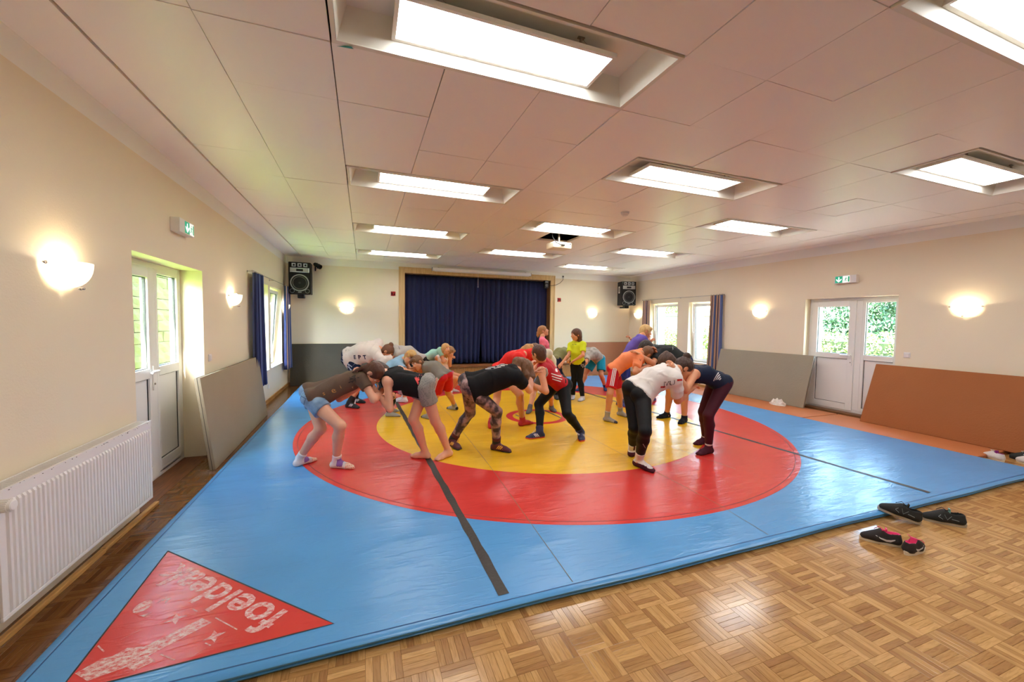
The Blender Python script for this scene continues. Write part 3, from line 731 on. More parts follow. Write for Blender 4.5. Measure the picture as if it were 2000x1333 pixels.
def ring(r0, r1, z, m, name, parent=wm, n=160, c=(2.57, 5.74)):
    mb = MB()
    o = [(c[0]+r1*math.cos(2*PI*k/n), c[1]+r1*math.sin(2*PI*k/n)) for k in range(n)]
    if r0 <= 0:
        mb.add([(x, y, MZ) for x, y in o]+[(x, y, z) for x, y in o], [tuple(range(n, 2*n))]+[(k, (k+1) % n, n+(k+1) % n, n+k) for k in range(n)])
    else:
        i = [(c[0]+r0*math.cos(2*PI*k/n), c[1]+r0*math.sin(2*PI*k/n)) for k in range(n)]
        mb.add([(x, y, MZ) for x, y in o]+[(x, y, z) for x, y in o]+[(x, y, z) for x, y in i]+[(x, y, MZ) for x, y in i],
               [f for k in range(n) for f in ((k, (k+1) % n, n+(k+1) % n, n+k), (n+k, n+(k+1) % n, 2*n+(k+1) % n, 2*n+k), (2*n+k, 2*n+(k+1) % n, 3*n+(k+1) % n, 3*n+k))])
    return mpart(mb, name, m, parent)
tag(ring(2.41, 3.40, MZ+.0008, RED, 'red_ring'), 'red passivity ring'); tag(ring(0, 2.412, MZ+.0010, YEL, 'yellow_circle'), 'yellow centre circle'); tag(ring(.385, .49, MZ+.0016, RED, 'centre_ring'), 'small red ring in the centre')
ring(3.345, 3.352, MZ+.0012, mat('dark_red_stitch', (120, 24, 24), .6), 'stitching')
def strip(name, pts, w_, z, m, parent=wm, ragged=0):
    mb = MB(); L_ = []; R_ = []
    P = []
    for (a, b) in zip(pts, pts[1:]):
        k = max(2, int(math.dist(a, b)/.12))
        P += [(a[0]+(b[0]-a[0])*i/k, a[1]+(b[1]-a[1])*i/k) for i in range(k)]
    P.append(pts[-1])
    for i, p_ in enumerate(P):
        q = P[min(i+1, len(P)-1)]; o = P[max(i-1, 0)]; d = Vector((q[0]-o[0], q[1]-o[1])).normalized(); nn = Vector((-d.y, d.x))
        a = w_/2+random.uniform(-ragged, ragged); b = w_/2+random.uniform(-ragged, ragged)
        L_.append((p_[0]+nn.x*a, p_[1]+nn.y*a, z)); R_.append((p_[0]-nn.x*b, p_[1]-nn.y*b, z))
    n = len(P); mb.add(L_+R_, [(n+i, n+i+1, i+1, i) for i in range(n-1)]); return mpart(mb, name, m, parent)
strip('tape_strip', [(.715, 1.99), (.64, 4.5), (.55, 7.4), (.49, 9.7)], .062, MZ+.0022, TAPE, ragged=.005)
strip('tape_strip', [(4.785, 2.0), (4.60, 4.82), (4.46, 7.0), (4.33, 9.7)], .05, MZ+.0022, TAPE, ragged=.004)
strip('tape_strip', [(2.29, 5.80), (2.275, 5.93)], .03, MZ+.0024, TAPE); strip('tape_strip', [(2.885, 5.5), (2.86, 6.08)], .03, MZ+.0024, TAPE)
strip('mat_seam', [(1.12, 1.96), (1.21, 3.8), (1.27, 6.2), (1.2, 9.5)], .004, MZ+.0018, SEAM); strip('mat_seam', [(2.695, 1.96), (2.75, 2.45), (2.76, 5.2)], .004, MZ+.0018, SEAM)
strip('mat_seam', [(3.6, 3.0), (3.3, 5.4)], .004, MZ+.0018, SEAM)
strip('edge_seam_crease', [(MX0+.05, MY0+.046), (2.0, MY0+.044), (MX1-.05, MY0+.046)], .006, MZ+.0012, mat('crease_shade_blue', (34, 84, 136), .6))  # dark line painted for the shade in the rolled edge's crease
strip('edge_seam_crease', [(MX0+.046, MY0+.05), (MX0+.044, 5.0), (MX0+.046, MY1-.05)], .006, MZ+.0012, MATS['crease_shade_blue'])  # same painted crease shade along the left edge
# corner flag: red triangle with worn white print
def worn(name, a, b, lo, hi, scale=38):
    """white screen print rubbed through to the red below"""
    m = mat(name, a, .4); n, L, p = nodes_of(m)
    g = n.new('ShaderNodeNewGeometry'); mp = n.new('ShaderNodeMapping'); mp.inputs['Scale'].default_value = (1, 1.6, 1); mp.inputs['Rotation'].default_value = (0, 0, .8); L.new(g.outputs['Position'], mp.inputs[0])
    t = n.new('ShaderNodeTexNoise'); t.inputs['Scale'].default_value = scale; t.inputs['Detail'].default_value = 8; t.inputs['Roughness'].default_value = .75; L.new(mp.outputs[0], t.inputs['Vector'])
    r = n.new('ShaderNodeValToRGB'); r.color_ramp.elements[0].position = lo; r.color_ramp.elements[1].position = hi
    r.color_ramp.elements[0].color = srgb(*b)+(1,); r.color_ramp.elements[1].color = srgb(*a)+(1,)
    L.new(t.outputs['Fac'], r.inputs[0]); L.new(r.outputs[0], p.inputs['Base Color']); return m
PRINT = worn('worn_white_print', (228, 214, 210), (206, 52, 48), .40, .60)
mb = MB(); tri = [(-1.178, 3.08), (-.145, 2.068), (-1.14, 2.02)]
mb.add([(x, y, MZ+.0012) for x, y in tri], [(0, 2, 1)]); fl = mpart(mb, 'corner_flag', RED); fl['label'] = 'red corner triangle with worn white lettering'
strip('flag_seam', tri+[tri[0]], .008, MZ+.0014, mat('flag_stitch', (50, 50, 54), .7))
d = Vector((-.715, .70, 0)).normalized(); up = Vector((-.70, -.715, 0)).normalized()
mid = Vector((-.735, 2.515, MZ+.002)) + up*.02
mb = MB(); text_mb(mb, 'foeldeak', .24, frame_M(mid, d, up) @ Matrix.Scale(1.16, 4, (1, 0, 0)), .005); mpart(mb, 'lettering', PRINT, fl)
def art(name, polys):
    mb = MB()
    for pl in polys: mb.add([(x, y, MZ+.002) for x, y in pl], [tuple(range(len(pl)))])
    return mpart(mb, name, PRINT, fl)
art('logo_bar', [[(-.758, 2.319), (-.704, 2.271), (-.895, 2.129), (-.938, 2.199)], [(-1.041, 2.18), (-1.003, 2.214), (-.938, 2.199), (-.895, 2.129), (-.854, 2.088), (-.912, 2.057), (-.954, 2.09), (-1.065, 2.06), (-1.135, 2.122), (-1.077, 2.178)]])
def star(c, r): return [(c[0]+(r if k % 2 == 0 else r*.38)*math.cos(PI*k/4+.3), c[1]+(r if k % 2 == 0 else r*.38)*math.sin(PI*k/4+.3)) for k in range(8)]
for p_ in ((-.877, 2.356), (-.662, 2.165)): art('printed_star', [star(p_, .045)])
art('printed_globe', [[(-1.073+.035*math.cos(k*PI/8), 2.516+.05*math.sin(k*PI/8)) for k in range(16)], [(-1.02, 2.52), (-.99, 2.56), (-.965, 2.545), (-.975, 2.50), (-.985, 2.535), (-1.005, 2.535)], [(-1.06, 2.445), (-1.01, 2.45), (-1.03, 2.425)]])
def thin(pts): return [[(a[0], a[1]), (b[0], b[1]), (b[0]+.004, b[1]+.004), (a[0]+.004, a[1]+.004)] for a, b in pts]
for q_ in thin([((-1.06, 2.28), (-1.0, 2.33)), ((-.95, 2.35), (-.86, 2.418)), ((-.83, 2.41), (-.80, 2.38)), ((-.70, 2.30), (-.576, 2.175)), ((-.62, 2.14), (-.71, 2.07)), ((-.85, 2.12), (-.78, 2.065)), ((-1.135, 2.27), (-1.09, 2.22)), ((-.69, 2.13), (-.66, 2.105))]): art('printed_line', [q_])
# ================================================================== GYM MATS
def gym(name, label, size, col, loc, rot, group=None, rough=.75):
    sx, sy, sz = size
    t = thing(name, label, 'mat', loc, 0, group); t.rotation_euler = rot
    m = mat('gym_mat_%d_%d_%d' % col, col, rough, bump=.35, bscale=55, var=.05, vscale=4)
    mb = MB(); mb.bbox(-sx/2, sx/2, -sy/2, sy/2, .0, sz, .012); mb.build('cover', m, t, math.radians(40))
    mb = MB(); z = sz/2
    P = [(-sx/2-.001, -sy/2-.001), (sx/2+.001, -sy/2-.001), (sx/2+.001, sy/2+.001), (-sx/2-.001, sy/2+.001)]
    mb.tube([(x, y, z) for x, y in P], .003, 6, closed=True); mb.build('edge_seam_crease', mat('dark_edge_%d' % col[0], tuple(int(c*.5) for c in col), .8), t)
    return t
# size: (length along the wall, height when stood up, thickness); stood on its long side: rot maps local y to up
def lean(name, label, L_, H_, T_, col, a, b, top, group):
    """stands on floor edge a->b (its room-side bottom edge) and leans back so its top edge reaches 'top' (xy shift from the bottom edge)"""
    A = Vector(a); B = Vector(b); ex = (B-A).normalized(); up = Vector((top[0], top[1], 0)); h = math.sqrt(max(H_*H_-up.length_squared, .01)); ey = (up+Vector((0, 0, h))).normalized()
    ez = ex.cross(ey).normalized(); ey = ez.cross(ex)
    t = gym(name, label, (L_, H_, T_), col, (0, 0, 0), (0, 0, 0), group)
    c = (A+B)/2 + ey*(H_/2) - ez*T_
    t.matrix_world = Matrix(((ex.x, ey.x, ez.x, c.x), (ex.y, ey.y, ez.y, c.y), (ex.z, ey.z, ez.z, c.z), (0, 0, 0, 1)))
    return t
lean('gymnastics_mat', 'grey brown gym mat leaning on the left wall beside the white door', 2.52, .95, .055, (152, 138, 114), (-1.412, 4.765, .002), (-1.45, 7.29, .002), (-.115, 0), 'leaning gym mats')
lean('gymnastics_mat', 'dark grey gym mat standing against the end wall left of the stage', 2.03, .965, .05, (78, 72, 60), (-1.60, 10.31, .002), (.43, 10.31, .002), (0, .06), 'leaning gym mats')
lean('gymnastics_mat', 'pinkish brown gym mat standing against the end wall right of the stage', 2.0, .965, .05, (176, 122, 92), (5.99, 10.31, .002), (7.72, 10.31, .002), (0, .06), 'leaning gym mats')
lean('gymnastics_mat', 'light grey gym mat leaning on the right wall left of the door', 2.0, .985, .045, (152, 142, 124), (7.42, 6.90, .045), (7.47, 4.90, .045), (.25, 0), 'leaning gym mats')
lean('gymnastics_mat', 'orange brown gym mat leaning on the right wall right of the door', 2.0, .965, .05, (158, 92, 44), (7.37, 3.96, .045), (7.34, 1.96, .045), (.33, 0), 'leaning gym mats')
for k, (y0, y1, lab) in enumerate(((2.42, 4.40, 'orange brown gym mat lying on the floor before the leaning brown mat'), (4.42, 6.40, 'orange brown gym mat lying before the leaning light grey mat'), (6.42, 8.42, 'orange brown gym mat lying by the right windows'))):
    gym('gymnastics_mat', lab, (.90, y1-y0, .04), (188, 112, 66), (7.16, (y0+y1)/2, .002), (0, 0, 0), 'gym mats lying flat', .55)
# crumpled white cloth
r = np.random.default_rng(4); bm = bmesh.new(); bmesh.ops.create_icosphere(bm, subdivisions=5, radius=1)
ks = r.normal(size=(9, 3))*4; ph = r.uniform(0, 6, 9)
for q in bm.verts:
    n_ = q.co.normalized(); f = 1+.13*sum(abs(math.sin(Vector(k).dot(n_)+p)) for k, p in zip(ks, ph))/3-.16+.08*math.sin(9*n_.x+5*n_.y)
    q.co = Vector((n_.x*.075*f, n_.y*.13*f, max(-.0, n_.z)*.085*f*(1+.3*math.sin(14*n_.y)))); 
bmesh.ops.recalc_face_normals(bm, faces=bm.faces); me = bpy.data.meshes.new('cloth'); bm.to_mesh(me); bm.free(); me.materials.append(mat('white_towelling', (236, 230, 222), .9, bump=.4, bscale=120)); me.shade_smooth()
tag(link('towel', me, None, (7.33, 5.27, .043)), 'crumpled white towel on the orange mat at the foot of the light grey mat', 'towel')
# ================================================================== RADIATOR
RADW = mat('radiator_enamel', (236, 232, 228), .35, var=.01)
ra = thing('radiator', 'white ribbed panel radiator on the left wall with chipped top edge', 'radiator', (LX, 3.14, 0))
y0, y1, z0, z1, xf = -.69, .69, .135, .735, .12
mb = MB(); n_ = 42; prof = []
yy = y0+.03; step = (y1-y0-.06)/n_
for k in range(n_):
    a = yy+k*step
    prof += [(a, 0), (a+step*.30, 0), (a+step*.42, 1), (a+step*.88, 1)]
prof.append((y1-.03, 0))
def rib(z, s): return [(xf-.010+.010*d*s, y, z) for y, d in prof]
lv = [rib(z0+.02, 0), rib(z0+.035, 1), rib(z1-.065, 1), rib(z1-.05, 0)]; n = len(prof)
mb.add([p for l in lv for p in l], [(i*n+k, i*n+k+1, (i+1)*n+k+1, (i+1)*n+k) for i in range(3) for k in range(n-1)])
mb.bbox(xf-.02, xf-.008, y0, y1, z0, z0+.021, .003); mb.bbox(xf-.02, xf-.008, y0, y1, z1-.051, z1, .003); mb.bbox(xf-.02, xf-.008, y0, y0+.031, z0+.021, z1-.051, .003); mb.bbox(xf-.02, xf-.008, y1-.031, y1, z0+.021, z1-.051, .003)
mb.build('front_panel', RADW, ra)
mb = MB(); mb.bbox(.02, .035, y0, y1, z0, z1, .003); mb.build('rear_panel', RADW, ra)
for yy in (y0+.001, y1-.008): mb = MB(); mb.bbox(.036, xf-.0215, yy, yy+.002+.004, z0+.002, z1-.002, .001); mb.build('side_panel', RADW, ra)
mb = MB(); mb.box(.02, .028, y0, y1, z1+.0005, z1+.008); mb.box(xf-.018, xf-.006, y0, y1, z1+.0005, z1+.008)
for k in range(92): a = y0+.005+k*.015; mb.box(.028, xf-.018, a, a+.006, z1+.001, z1+.007)
mb.build('top_grille', RADW, ra)
mb = MB(); r2 = np.random.default_rng(9)
for k in range(40):
    a = y0+.05+r2.random()**1.0*1.28; q = z1+.007-r2.uniform(0, .012); mb.box(xf-.0085, xf-.0056, a, a+r2.uniform(.002, .007), q-.002, q)
mb.build('chipped_paint', mat('rust_chip', (70, 52, 42), .8), ra)
mb = MB(); mb.lathe([(.004, 0), (.026, .002), (.028, .05), (.024, .085), (.02, .088), (.0005, .088)], 20, 0, Matrix.Translation((xf-.05, y0-.02, z1-.05)) @ Matrix.Rotation(PI/2, 4, 'Y') @ Matrix.Translation((0, 0, .02)))
for k in range(20):
    a = 2*PI*k/20; M = Matrix.Translation((xf-.05, y0-.02, z1-.05)) @ Matrix.Rotation(PI/2, 4, 'Y') @ Matrix.Rotation(a, 4, 'Z') @ Matrix.Translation((.0, 0, .02)); mb.box(.025, .030, -.002, .002, .01, .075, 0, M)
mb.build('thermostat_head', WHITE, ra)
mb = MB(); mb.tube([(xf-.05, y0-.02, z1-.05), (xf-.05, y0+.02, z1-.05)], .012, 10); mb.tube([(xf-.05, y0-.02, z1-.06), (xf-.05, y0-.02, .0)], .008, 8); mb.build('valve_pipe', STEEL, ra)
for yy in (y0+.2, y1-.2): mb = MB(); mb.bbox(0.0, .03, yy, yy+.04, z0+.05, z1-.05, .003); mb.build('bracket', RADW, ra)
# ================================================================== WALL LAMPS
SHADE = mat('frosted_lamp_glass', (255, 244, 224), .35, emit=(1, .84, .56), estr=.9)
BULB = mat('lamp_bulb', (255, 240, 220), .4, emit=(1, .84, .58), estr=90)
CHR = mat('chrome', (200, 196, 190), .15, 1)
def sconce():
    t = thing('wall_lamp', '', 'lamp')
    # local: wall plane x=0, lamp towards +x, y along the wall
    mb = MB(); n = 20; k = 9; R = .15; vs = []
    for i in range(k+1):
        f = i/k; ang = f*PI/2; rr = R*math.cos(ang)**.8 if f < 1 else .012; z = .02-.15*math.sin(ang)
        for q in range(n+1):
            a = -PI/2+PI*q/n; vs.append((max(.012, .012+rr*.80*math.cos(a)), rr*math.sin(a), z))
    mb.add(vs, [(i*(n+1)+q, (i+1)*(n+1)+q, (i+1)*(n+1)+q+1, i*(n+1)+q+1) for i in range(k) for q in range(n)])
    o = mb.build('glass_shade', SHADE, t, True); md = o.modifiers.new('thick', 'SOLIDIFY'); md.thickness = .004
    mb = MB(); mb.bbox(0, .014, -.05, .05, -.06, .02, .004); mb.build('back_plate', COFM, t)
    mb = MB(); mb.sphere((.06, 0, .0), .022, 12, 0, (1, 1, 1.6)); mb.build('bulb', BULB, t, True)
    for (x, y, z) in ((.02, -.155, -.0), (.02, .155, -.0), (.085, 0, -.132)):
        mb = MB(); mb.sphere((x, y, z), .010, 10); d = (1, 0) if y == 0 else (0, 1 if y > 0 else -1)
        mb.tube([(x, y, z), (x+(.02 if y == 0 else 0), y+d[1]*.018, z)], [.009, .006], 8); mb.build('knob', CHR, t, True)
    return t
sc0 = sconce(); first = True
for (x, y, rz, lab) in ((LX, 3.12, 0, 'glowing glass wall lamp between the radiator and the left edge'), (LX, 6.29, 0, 'glowing glass wall lamp between the left door and the left curtain'), (LX, 9.98, 0, 'glowing glass wall lamp in the far left corner behind a curtain'),
                     (-.39, FY, -PI/2, 'glowing glass wall lamp on the end wall left of the stage'), (6.43, FY, -PI/2, 'glowing glass wall lamp on the end wall right of the stage'),
                     (RX, 9.98, PI, 'glowing glass wall lamp on the right wall beside the far striped curtain'), (RX, 6.04, PI, 'glowing glass wall lamp between the right curtain and the right door'), (RX, 2.99, PI, 'glowing glass wall lamp right of the right door')):
    o = sc0 if first else dup(sc0, (x, y, 1.835), rz); first = False; o.location = (x, y, 1.835); o.rotation_euler = (0, 0, rz); tag(o, lab, 'lamp', 'glass wall lamps')
# ================================================================== SIGNS
GRN = mat('exit_green', (10, 120, 84), .4, emit=(.01, .25, .13), estr=.6); SWH = mat('sign_white', (240, 242, 240), .4, emit=(1, 1, 1), estr=.35); SRED = mat('sign_red', (178, 24, 30), .45); PLW = mat('white_plastic', (232, 230, 228), .4)
def exit_sign(loc, rz, label, right_first):
    """local: wall at x=0, room towards +x; y along the wall"""
    t = thing('exit_sign', label, 'sign', loc, rz)
    mb = MB(); mb.bbox(0, .075, -.165, .165, -.065, .065, .006); mb.build('housing', PLW, t)
    sg = 1                       # direction of reading along local y
    A, M_ = (-.095, .02) if right_first else (.0, .105)   # centres of arrow and figure along the reading direction
    P_ = lambda u: (u*sg)
    def panel(nm, u0, u1, m, d=.0765): mb = MB(); a, b = sorted((P_(u0), P_(u1))); mb.box(.0745, d, a, b, -.055, .055); return mb.build(nm, m, t)
    panel('green_field', A-.055, A+.055, GRN); panel('white_field', M_-.055, M_+.05, SWH)
    def fl(name, m, cu, polys, d):
        mb = MB()
        for pts in polys: mb.add([(d, P_(cu+x), y) for x, y in pts], [tuple(range(len(pts))), tuple(reversed(range(len(pts))))])
        return mb.build(name, m, t)
    fl('arrow', SWH, A, [((-.007, .04), (.007, .04), (.007, -.015), (-.007, -.015)), ((0, -.045), (.04, -.005), (.04, .012), (0, -.025)), ((0, -.045), (-.04, -.005), (-.04, .012), (0, -.025))], .0775)
    fl('running_figure', GRN, M_-.012, [[(.006*math.cos(k*PI/4)+.008, .034+.008*math.sin(k*PI/4)) for k in range(8)], [(-.004, .022), (.012, .02), (.004, -.008), (-.008, -.004)], [(.012, .02), (.028, .004), (.024, 0), (.006, .012)],
        [(-.004, .02), (-.022, .014), (-.024, .002), (-.02, .004), (-.018, .010)], [(.0, -.006), (.018, -.016), (.012, -.04), (.006, -.04), (.010, -.02), (-.004, -.012)], [(-.008, -.004), (-.012, -.022), (-.034, -.026), (-.034, -.032), (-.006, -.028), (.0, -.008)]], .0778)
    fl('door_symbol', GRN, M_+.034, [[(-.010, -.045), (.012, -.045), (.012, .045), (-.010, .045)]], .0773)
    return t
exit_sign((LX, 4.72, 2.40), 0, 'green and white emergency exit sign above the left door', False)
exit_sign((RX, 4.45, 2.345), PI, 'green and white emergency exit sign above the right door', True)
def fire_sign(x, z, label):
    t = thing('fire_sign', label, 'sign', (x, FY, z)); mb = MB(); mb.bbox(-.055, .055, -.006, 0, -.055, .055, .002); mb.build('plate', SRED, t)
    mb = MB(); y = -.0068
    def poly(p_): mb.add([(a, y, b) for a, b in p_], [tuple(range(len(p_))), tuple(reversed(range(len(p_))))])
    poly([(-.044, -.04), (-.016, -.04), (-.016, .018), (-.03, .03), (-.044, .018)]); poly([(-.034, .03), (-.012, .04), (-.014, .046), (-.036, .038)])
    poly([(.016, -.042), (.04, -.042), (.038, -.01), (.044, .02), (.032, .0), (.026, .036), (.018, .0), (.012, .016)])
    mb.build('pictogram', mat('sign_paper_white', (238, 236, 230), .5), t); return t
fire_sign(.688, 2.208, 'small red fire extinguisher sign left of the stage frame'); fire_sign(5.31, 2.202, 'small red fire extinguisher sign right of the stage frame')
# ================================================================== SPEAKERS
SPK = mat('black_speaker_carpet', (22, 22, 24), .8, bump=.3, bscale=150); CONE = mat('speaker_cone', (96, 94, 92), .5, var=.08, vscale=20); RIM = mat('silver_rim', (176, 176, 176), .3, .6); DARK = mat('speaker_dark', (34, 34, 36), .5)
def speaker(loc, rz, label, reach=.125):
    t = thing('loudspeaker', label, 'loudspeaker', loc, rz)       # front faces local -y, origin at the back bottom centre
    W, D, H_ = .44, .33, .70
    mb = MB(); mb.bbox(-W/2, W/2, -D, 0, 0, H_, .014); mb.build('cabinet', SPK, t)
    y = -D-.001
    def disc(c, prof, m, nm): mb = MB(); mb.lathe(prof, 32, 0, Matrix.Translation((c[0], y, c[1])) @ Matrix.Rotation(PI/2, 4, 'X')); return mb.build(nm, m, t, math.radians(35))
    disc((0, .245), [(.188, 0), (.186, .012), (.17, .014), (.166, .006)], RIM, 'woofer_rim'); disc((0, .245), [(.166, .007), (.15, .012), (.14, .004)], DARK, 'surround')
    wf = disc((0, .245), [(.142, .005), (.06, -.03), (.058, -.02), (.04, -.006), (.0005, .0)], CONE, 'woofer_cone'); disc((0, .245), [(.056, -.018), (.04, -.004), (.0005, .004)], DARK, 'dust_cap')
    for sx in (-.15, .15): disc((sx, .065), [(.045, 0), (.043, .008), (.034, .008), (.03, -.01), (.0005, -.012)], DARK, 'port'); disc((sx, .065), [(.046, .003), (.044, .009), (.041, .009), (.040, .003)], RIM, 'port_rim')
    mb = MB(); x0, x1, za, zb = -.19, .19, .475, .575
    mb.add([(x0, y, za), (x1, y, za), (x1, y, zb), (x0, y, zb), (x0+.01, y-.008, za+.01), (x1-.01, y-.008, za+.01), (x1-.01, y-.008, zb-.01), (x0+.01, y-.008, zb-.01), (-.03, y+.004, .505), (.03, y+.004, .505), (.03, y+.004, .545), (-.03, y+.004, .545)],
           [(0, 1, 5, 4), (1, 2, 6, 5), (2, 3, 7, 6), (3, 0, 4, 7), (4, 5, 9, 8), (5, 6, 10, 9), (6, 7, 11, 10), (7, 4, 8, 11)]); mb.build('horn', RIM, t)
    mb = MB(); mb.box(-.03, .03, y+.003, y+.005, .505, .545); mb.build('horn_throat', DARK, t)
    for sx in (-.115, 0, .115):
        mb = MB(); M = Matrix.Translation((sx, y, .635)); a = .04
        mb.add([M @ Vector(q) for q in ((-a, 0, -a), (a, 0, -a), (a, 0, a), (-a, 0, a), (-a+.008, -.008, -a+.008), (a-.008, -.008, -a+.008), (a-.008, -.008, a-.008), (-a+.008, -.008, a-.008), (-.014, .004, -.014), (.014, .004, -.014), (.014, .004, .014), (-.014, .004, .014))],
               [(0, 1, 5, 4), (1, 2, 6, 5), (2, 3, 7, 6), (3, 0, 4, 7), (4, 5, 9, 8), (5, 6, 10, 9), (6, 7, 11, 10), (7, 4, 8, 11), (8, 9, 10, 11)]); mb.build('tweeter', RIM, t)
    mb = MB(); mb.bbox(-.035, .035, y-.006, y, .03, .045, .002); mb.build('badge', RIM, t)
    for sx in (-.18, .18): mb = MB(); mb.lathe([(.016, 0), (.014, -.014), (.0005, -.014)], 12, 0, Matrix.Translation((sx, -D+.04, 0))); mb.build('foot', BLACK, t)
    mb = MB(); mb.bbox(-.065, .065, -.2, -.05, -.085, -.0, .006); mb.bbox(-.05, .05, -.06, reach, -.075, -.03, .006); mb.build('bracket', BLACK, t)
    return t
speaker((-1.33, 10.30, 2.10), 0, 'black loudspeaker high in the far left corner')
s2 = speaker((7.40, 10.22, 2.08), math.radians(-12), 'black loudspeaker high in the far right corner', .205)
mb = MB(); mb.box(-.2215, -.2205, -.18, -.08, .36, .56); mb.build('paper_label', mat('label_paper', (214, 210, 200), .7), s2)
mb = MB(); mb.box(-.222, -.2216, -.155, -.105, .40, .52); mb.build('label_print', mat('label_print', (120, 116, 110), .7), s2)
sp = thing('spotlight', 'small black stage spotlight beside the left loudspeaker', 'spotlight', (-1.0, 10.32, 2.76))
mb = MB(); M = Matrix.Rotation(math.radians(20), 4, 'Z') @ Matrix.Rotation(math.radians(62), 4, 'Y'); M = Matrix.Translation((.06, -.1, .02)) @ Matrix(((.82, 0, .57, 0), (-.35, .79, .50, 0), (-.45, -.61, .65, 0), (0, 0, 0, 1)))
ax = Vector((.7, -.55, -.42)).normalized(); qx = ax.orthogonal().normalized(); qy = ax.cross(qx); M = Matrix(((qx.x, qy.x, ax.x, .0), (qx.y, qy.y, ax.y, -.06), (qx.z, qy.z, ax.z, .02), (0, 0, 0, 1)))
mb.lathe([(.0005, -.1), (.03, -.1), (.045, -.07), (.048, .0), (.055, .02), (.055, .09), (.050, .09), (.047, .02), (.0005, .0)], 20, 0, M); mb.build('can', BLACK, sp, math.radians(35))
mb = MB(); mb.tube([(-.06, .1, .06), (-.05, -.0, .07), (.0, -.05, .08)], .006, 6); mb.tube([(-.06, .1, -.06), (-.03, 0, -.05), (.03, -.07, -.03)], .006, 6); mb.bbox(-.075, -.045, .09, .11, -.09, .09, .004); mb.build('yoke', BLACK, sp)
# ================================================================== SCREEN, PROJECTOR, DETECTOR, SMALL WALL THINGS
scr = thing('projector_screen', 'long white roll-down projector screen case above the stage curtain', 'screen', (2.99, 10.30, 2.865))
mb = MB(); mb.bbox(-1.36, 1.36, -.045, .045, -.045, .035, .014); mb.build('case', mat('screen_case_white', (250, 250, 250), .4), scr)
for sx in (-1.365, 1.345): mb = MB(); mb.bbox(sx, sx+.02, -.05, .05, -.05, .04, .006); mb.build('end_cap', mat('grey_plastic', (190, 188, 184), .4), scr)
mb = MB(); mb.bbox(-1.3, 1.3, -.012, .012, -.062, -.046, .004); mb.build('bottom_bar', PLW, scr)
mb = MB(); mb.tube([(-.15, 0, -.06), (-.15, 0, -.40)], .004, 6); mb.sphere((-.15, 0, -.41), .012, 8); mb.build('pull_cord', PLW, scr)
for sx in (-1.2, 1.2): mb = MB(); mb.bbox(sx-.02, sx+.02, -.02, .13, .03, .045, .003); mb.build('bracket', STEEL, scr)
pj = thing('projector', 'cream projector hung below an open panel in the ceiling', 'projector', (3.02, 5.98, 2.80), .05)
mb = MB(); mb.bbox(-.17, .17, -.13, .13, -.05, .05, .018); mb.build('body', mat('cream_plastic', (232, 222, 196), .4), pj)
mb = MB(); mb.tube([(.08, .12, .0), (.08, .15, .0)], .035, 16); mb.build('lens', DARK, pj)
mb = MB(); mb.bbox(-.05, .05, -.05, .05, .05, .06, .003); mb.tube([(0, 0, .06), (0, 0, .45)], .018, 10); mb.bbox(-.09, -.05, -.02, .02, .055, .075, .003); mb.bbox(.05, .09, -.02, .02, .055, .075, .003); mb.build('mount', STEEL, pj)
mb = MB(); mb.tube([(-.02, -.134, .0), (-.06, -.16, -.005), (-.13, -.14, .03), (-.16, -.08, .12), (-.14, 0, .3)], .006, 6); mb.tube([(.03, -.14, .0), (-.03, -.142, .0)], .012, 8); mb.build('cable', BLACK, pj)
mb = MB(); mb.tube([(.14, -.131, .025), (.14, -.134, .025)], .012, 12); mb.build('sensor', BLACK, pj)
sm_ = thing('smoke_detector', 'round white smoke detector on the ceiling', 'detector', (3.18, 4.42, CZ+.004))
mb = MB(); mb.lathe([(.055, 0), (.055, -.012), (.0005, -.012)], 24); mb.build('base', PLW, sm_); mb = MB(); mb.lathe([(.048, -.012), (.05, -.03), (.036, -.036), (.034, -.046), (.02, -.052), (.0005, -.052)], 24); mb.build('sensor_head', PLW, sm_, math.radians(30))
def plate(name, loc, rz, label, kind):
    t = thing(name, label, 'switch' if kind == 'switch' else 'socket', loc, rz)
    mb = MB(); mb.bbox(0, .012, -.041, .041, -.041, .041, .005); mb.build('cover_plate', PLW, t)
    if kind == 'switch': mb = MB(); mb.bbox(.011, .018, -.028, .028, -.028, .028, .004); mb.build('rocker', PLW, t)
    else: mb = MB(); mb.lathe([(.03, .0125), (.028, .006), (.0005, .006)], 20, 0, Matrix.Rotation(PI/2, 4, 'Y')); mb.build('socket_well', mat('socket_shadow', (190, 186, 178), .6), t)
plate('light_switch', (LX, 5.47, 1.085), 0, 'white light switch on the left wall above the leaning mat', 'switch'); plate('light_switch', (RX, 3.595, 1.118), PI, 'white light switch on the right wall right of the door', 'switch')
plate('wall_socket', (LX, 8.42, .29), 0, 'white wall socket below the left windows', 'socket'); plate('wall_socket', (5.42, FY, 2.87), -PI/2, 'small wall socket with a plug above the stage corner, right', 'socket')
bx = thing('stage_speaker', 'small black box speaker inside the top right corner of the stage frame', 'speaker', (4.86, 10.40, 2.62))
mb = MB(); mb.bbox(-.06, .06, -.07, .03, -.11, .11, .01); mb.build('case', BLACK, bx); mb = MB(); mb.lathe([(.042, 0), (.038, .006), (.01, .002), (.0005, .004)], 18, 0, Matrix.Translation((0, -.071, -.03)) @ Matrix.Rotation(PI/2, 4, 'X')); mb.build('driver', CONE, bx)
mb = MB(); mb.bbox(-.045, .045, -.073, -.069, .05, .085, .003); mb.build('grille', mat('grey_plastic2', (150, 150, 148), .5), bx)
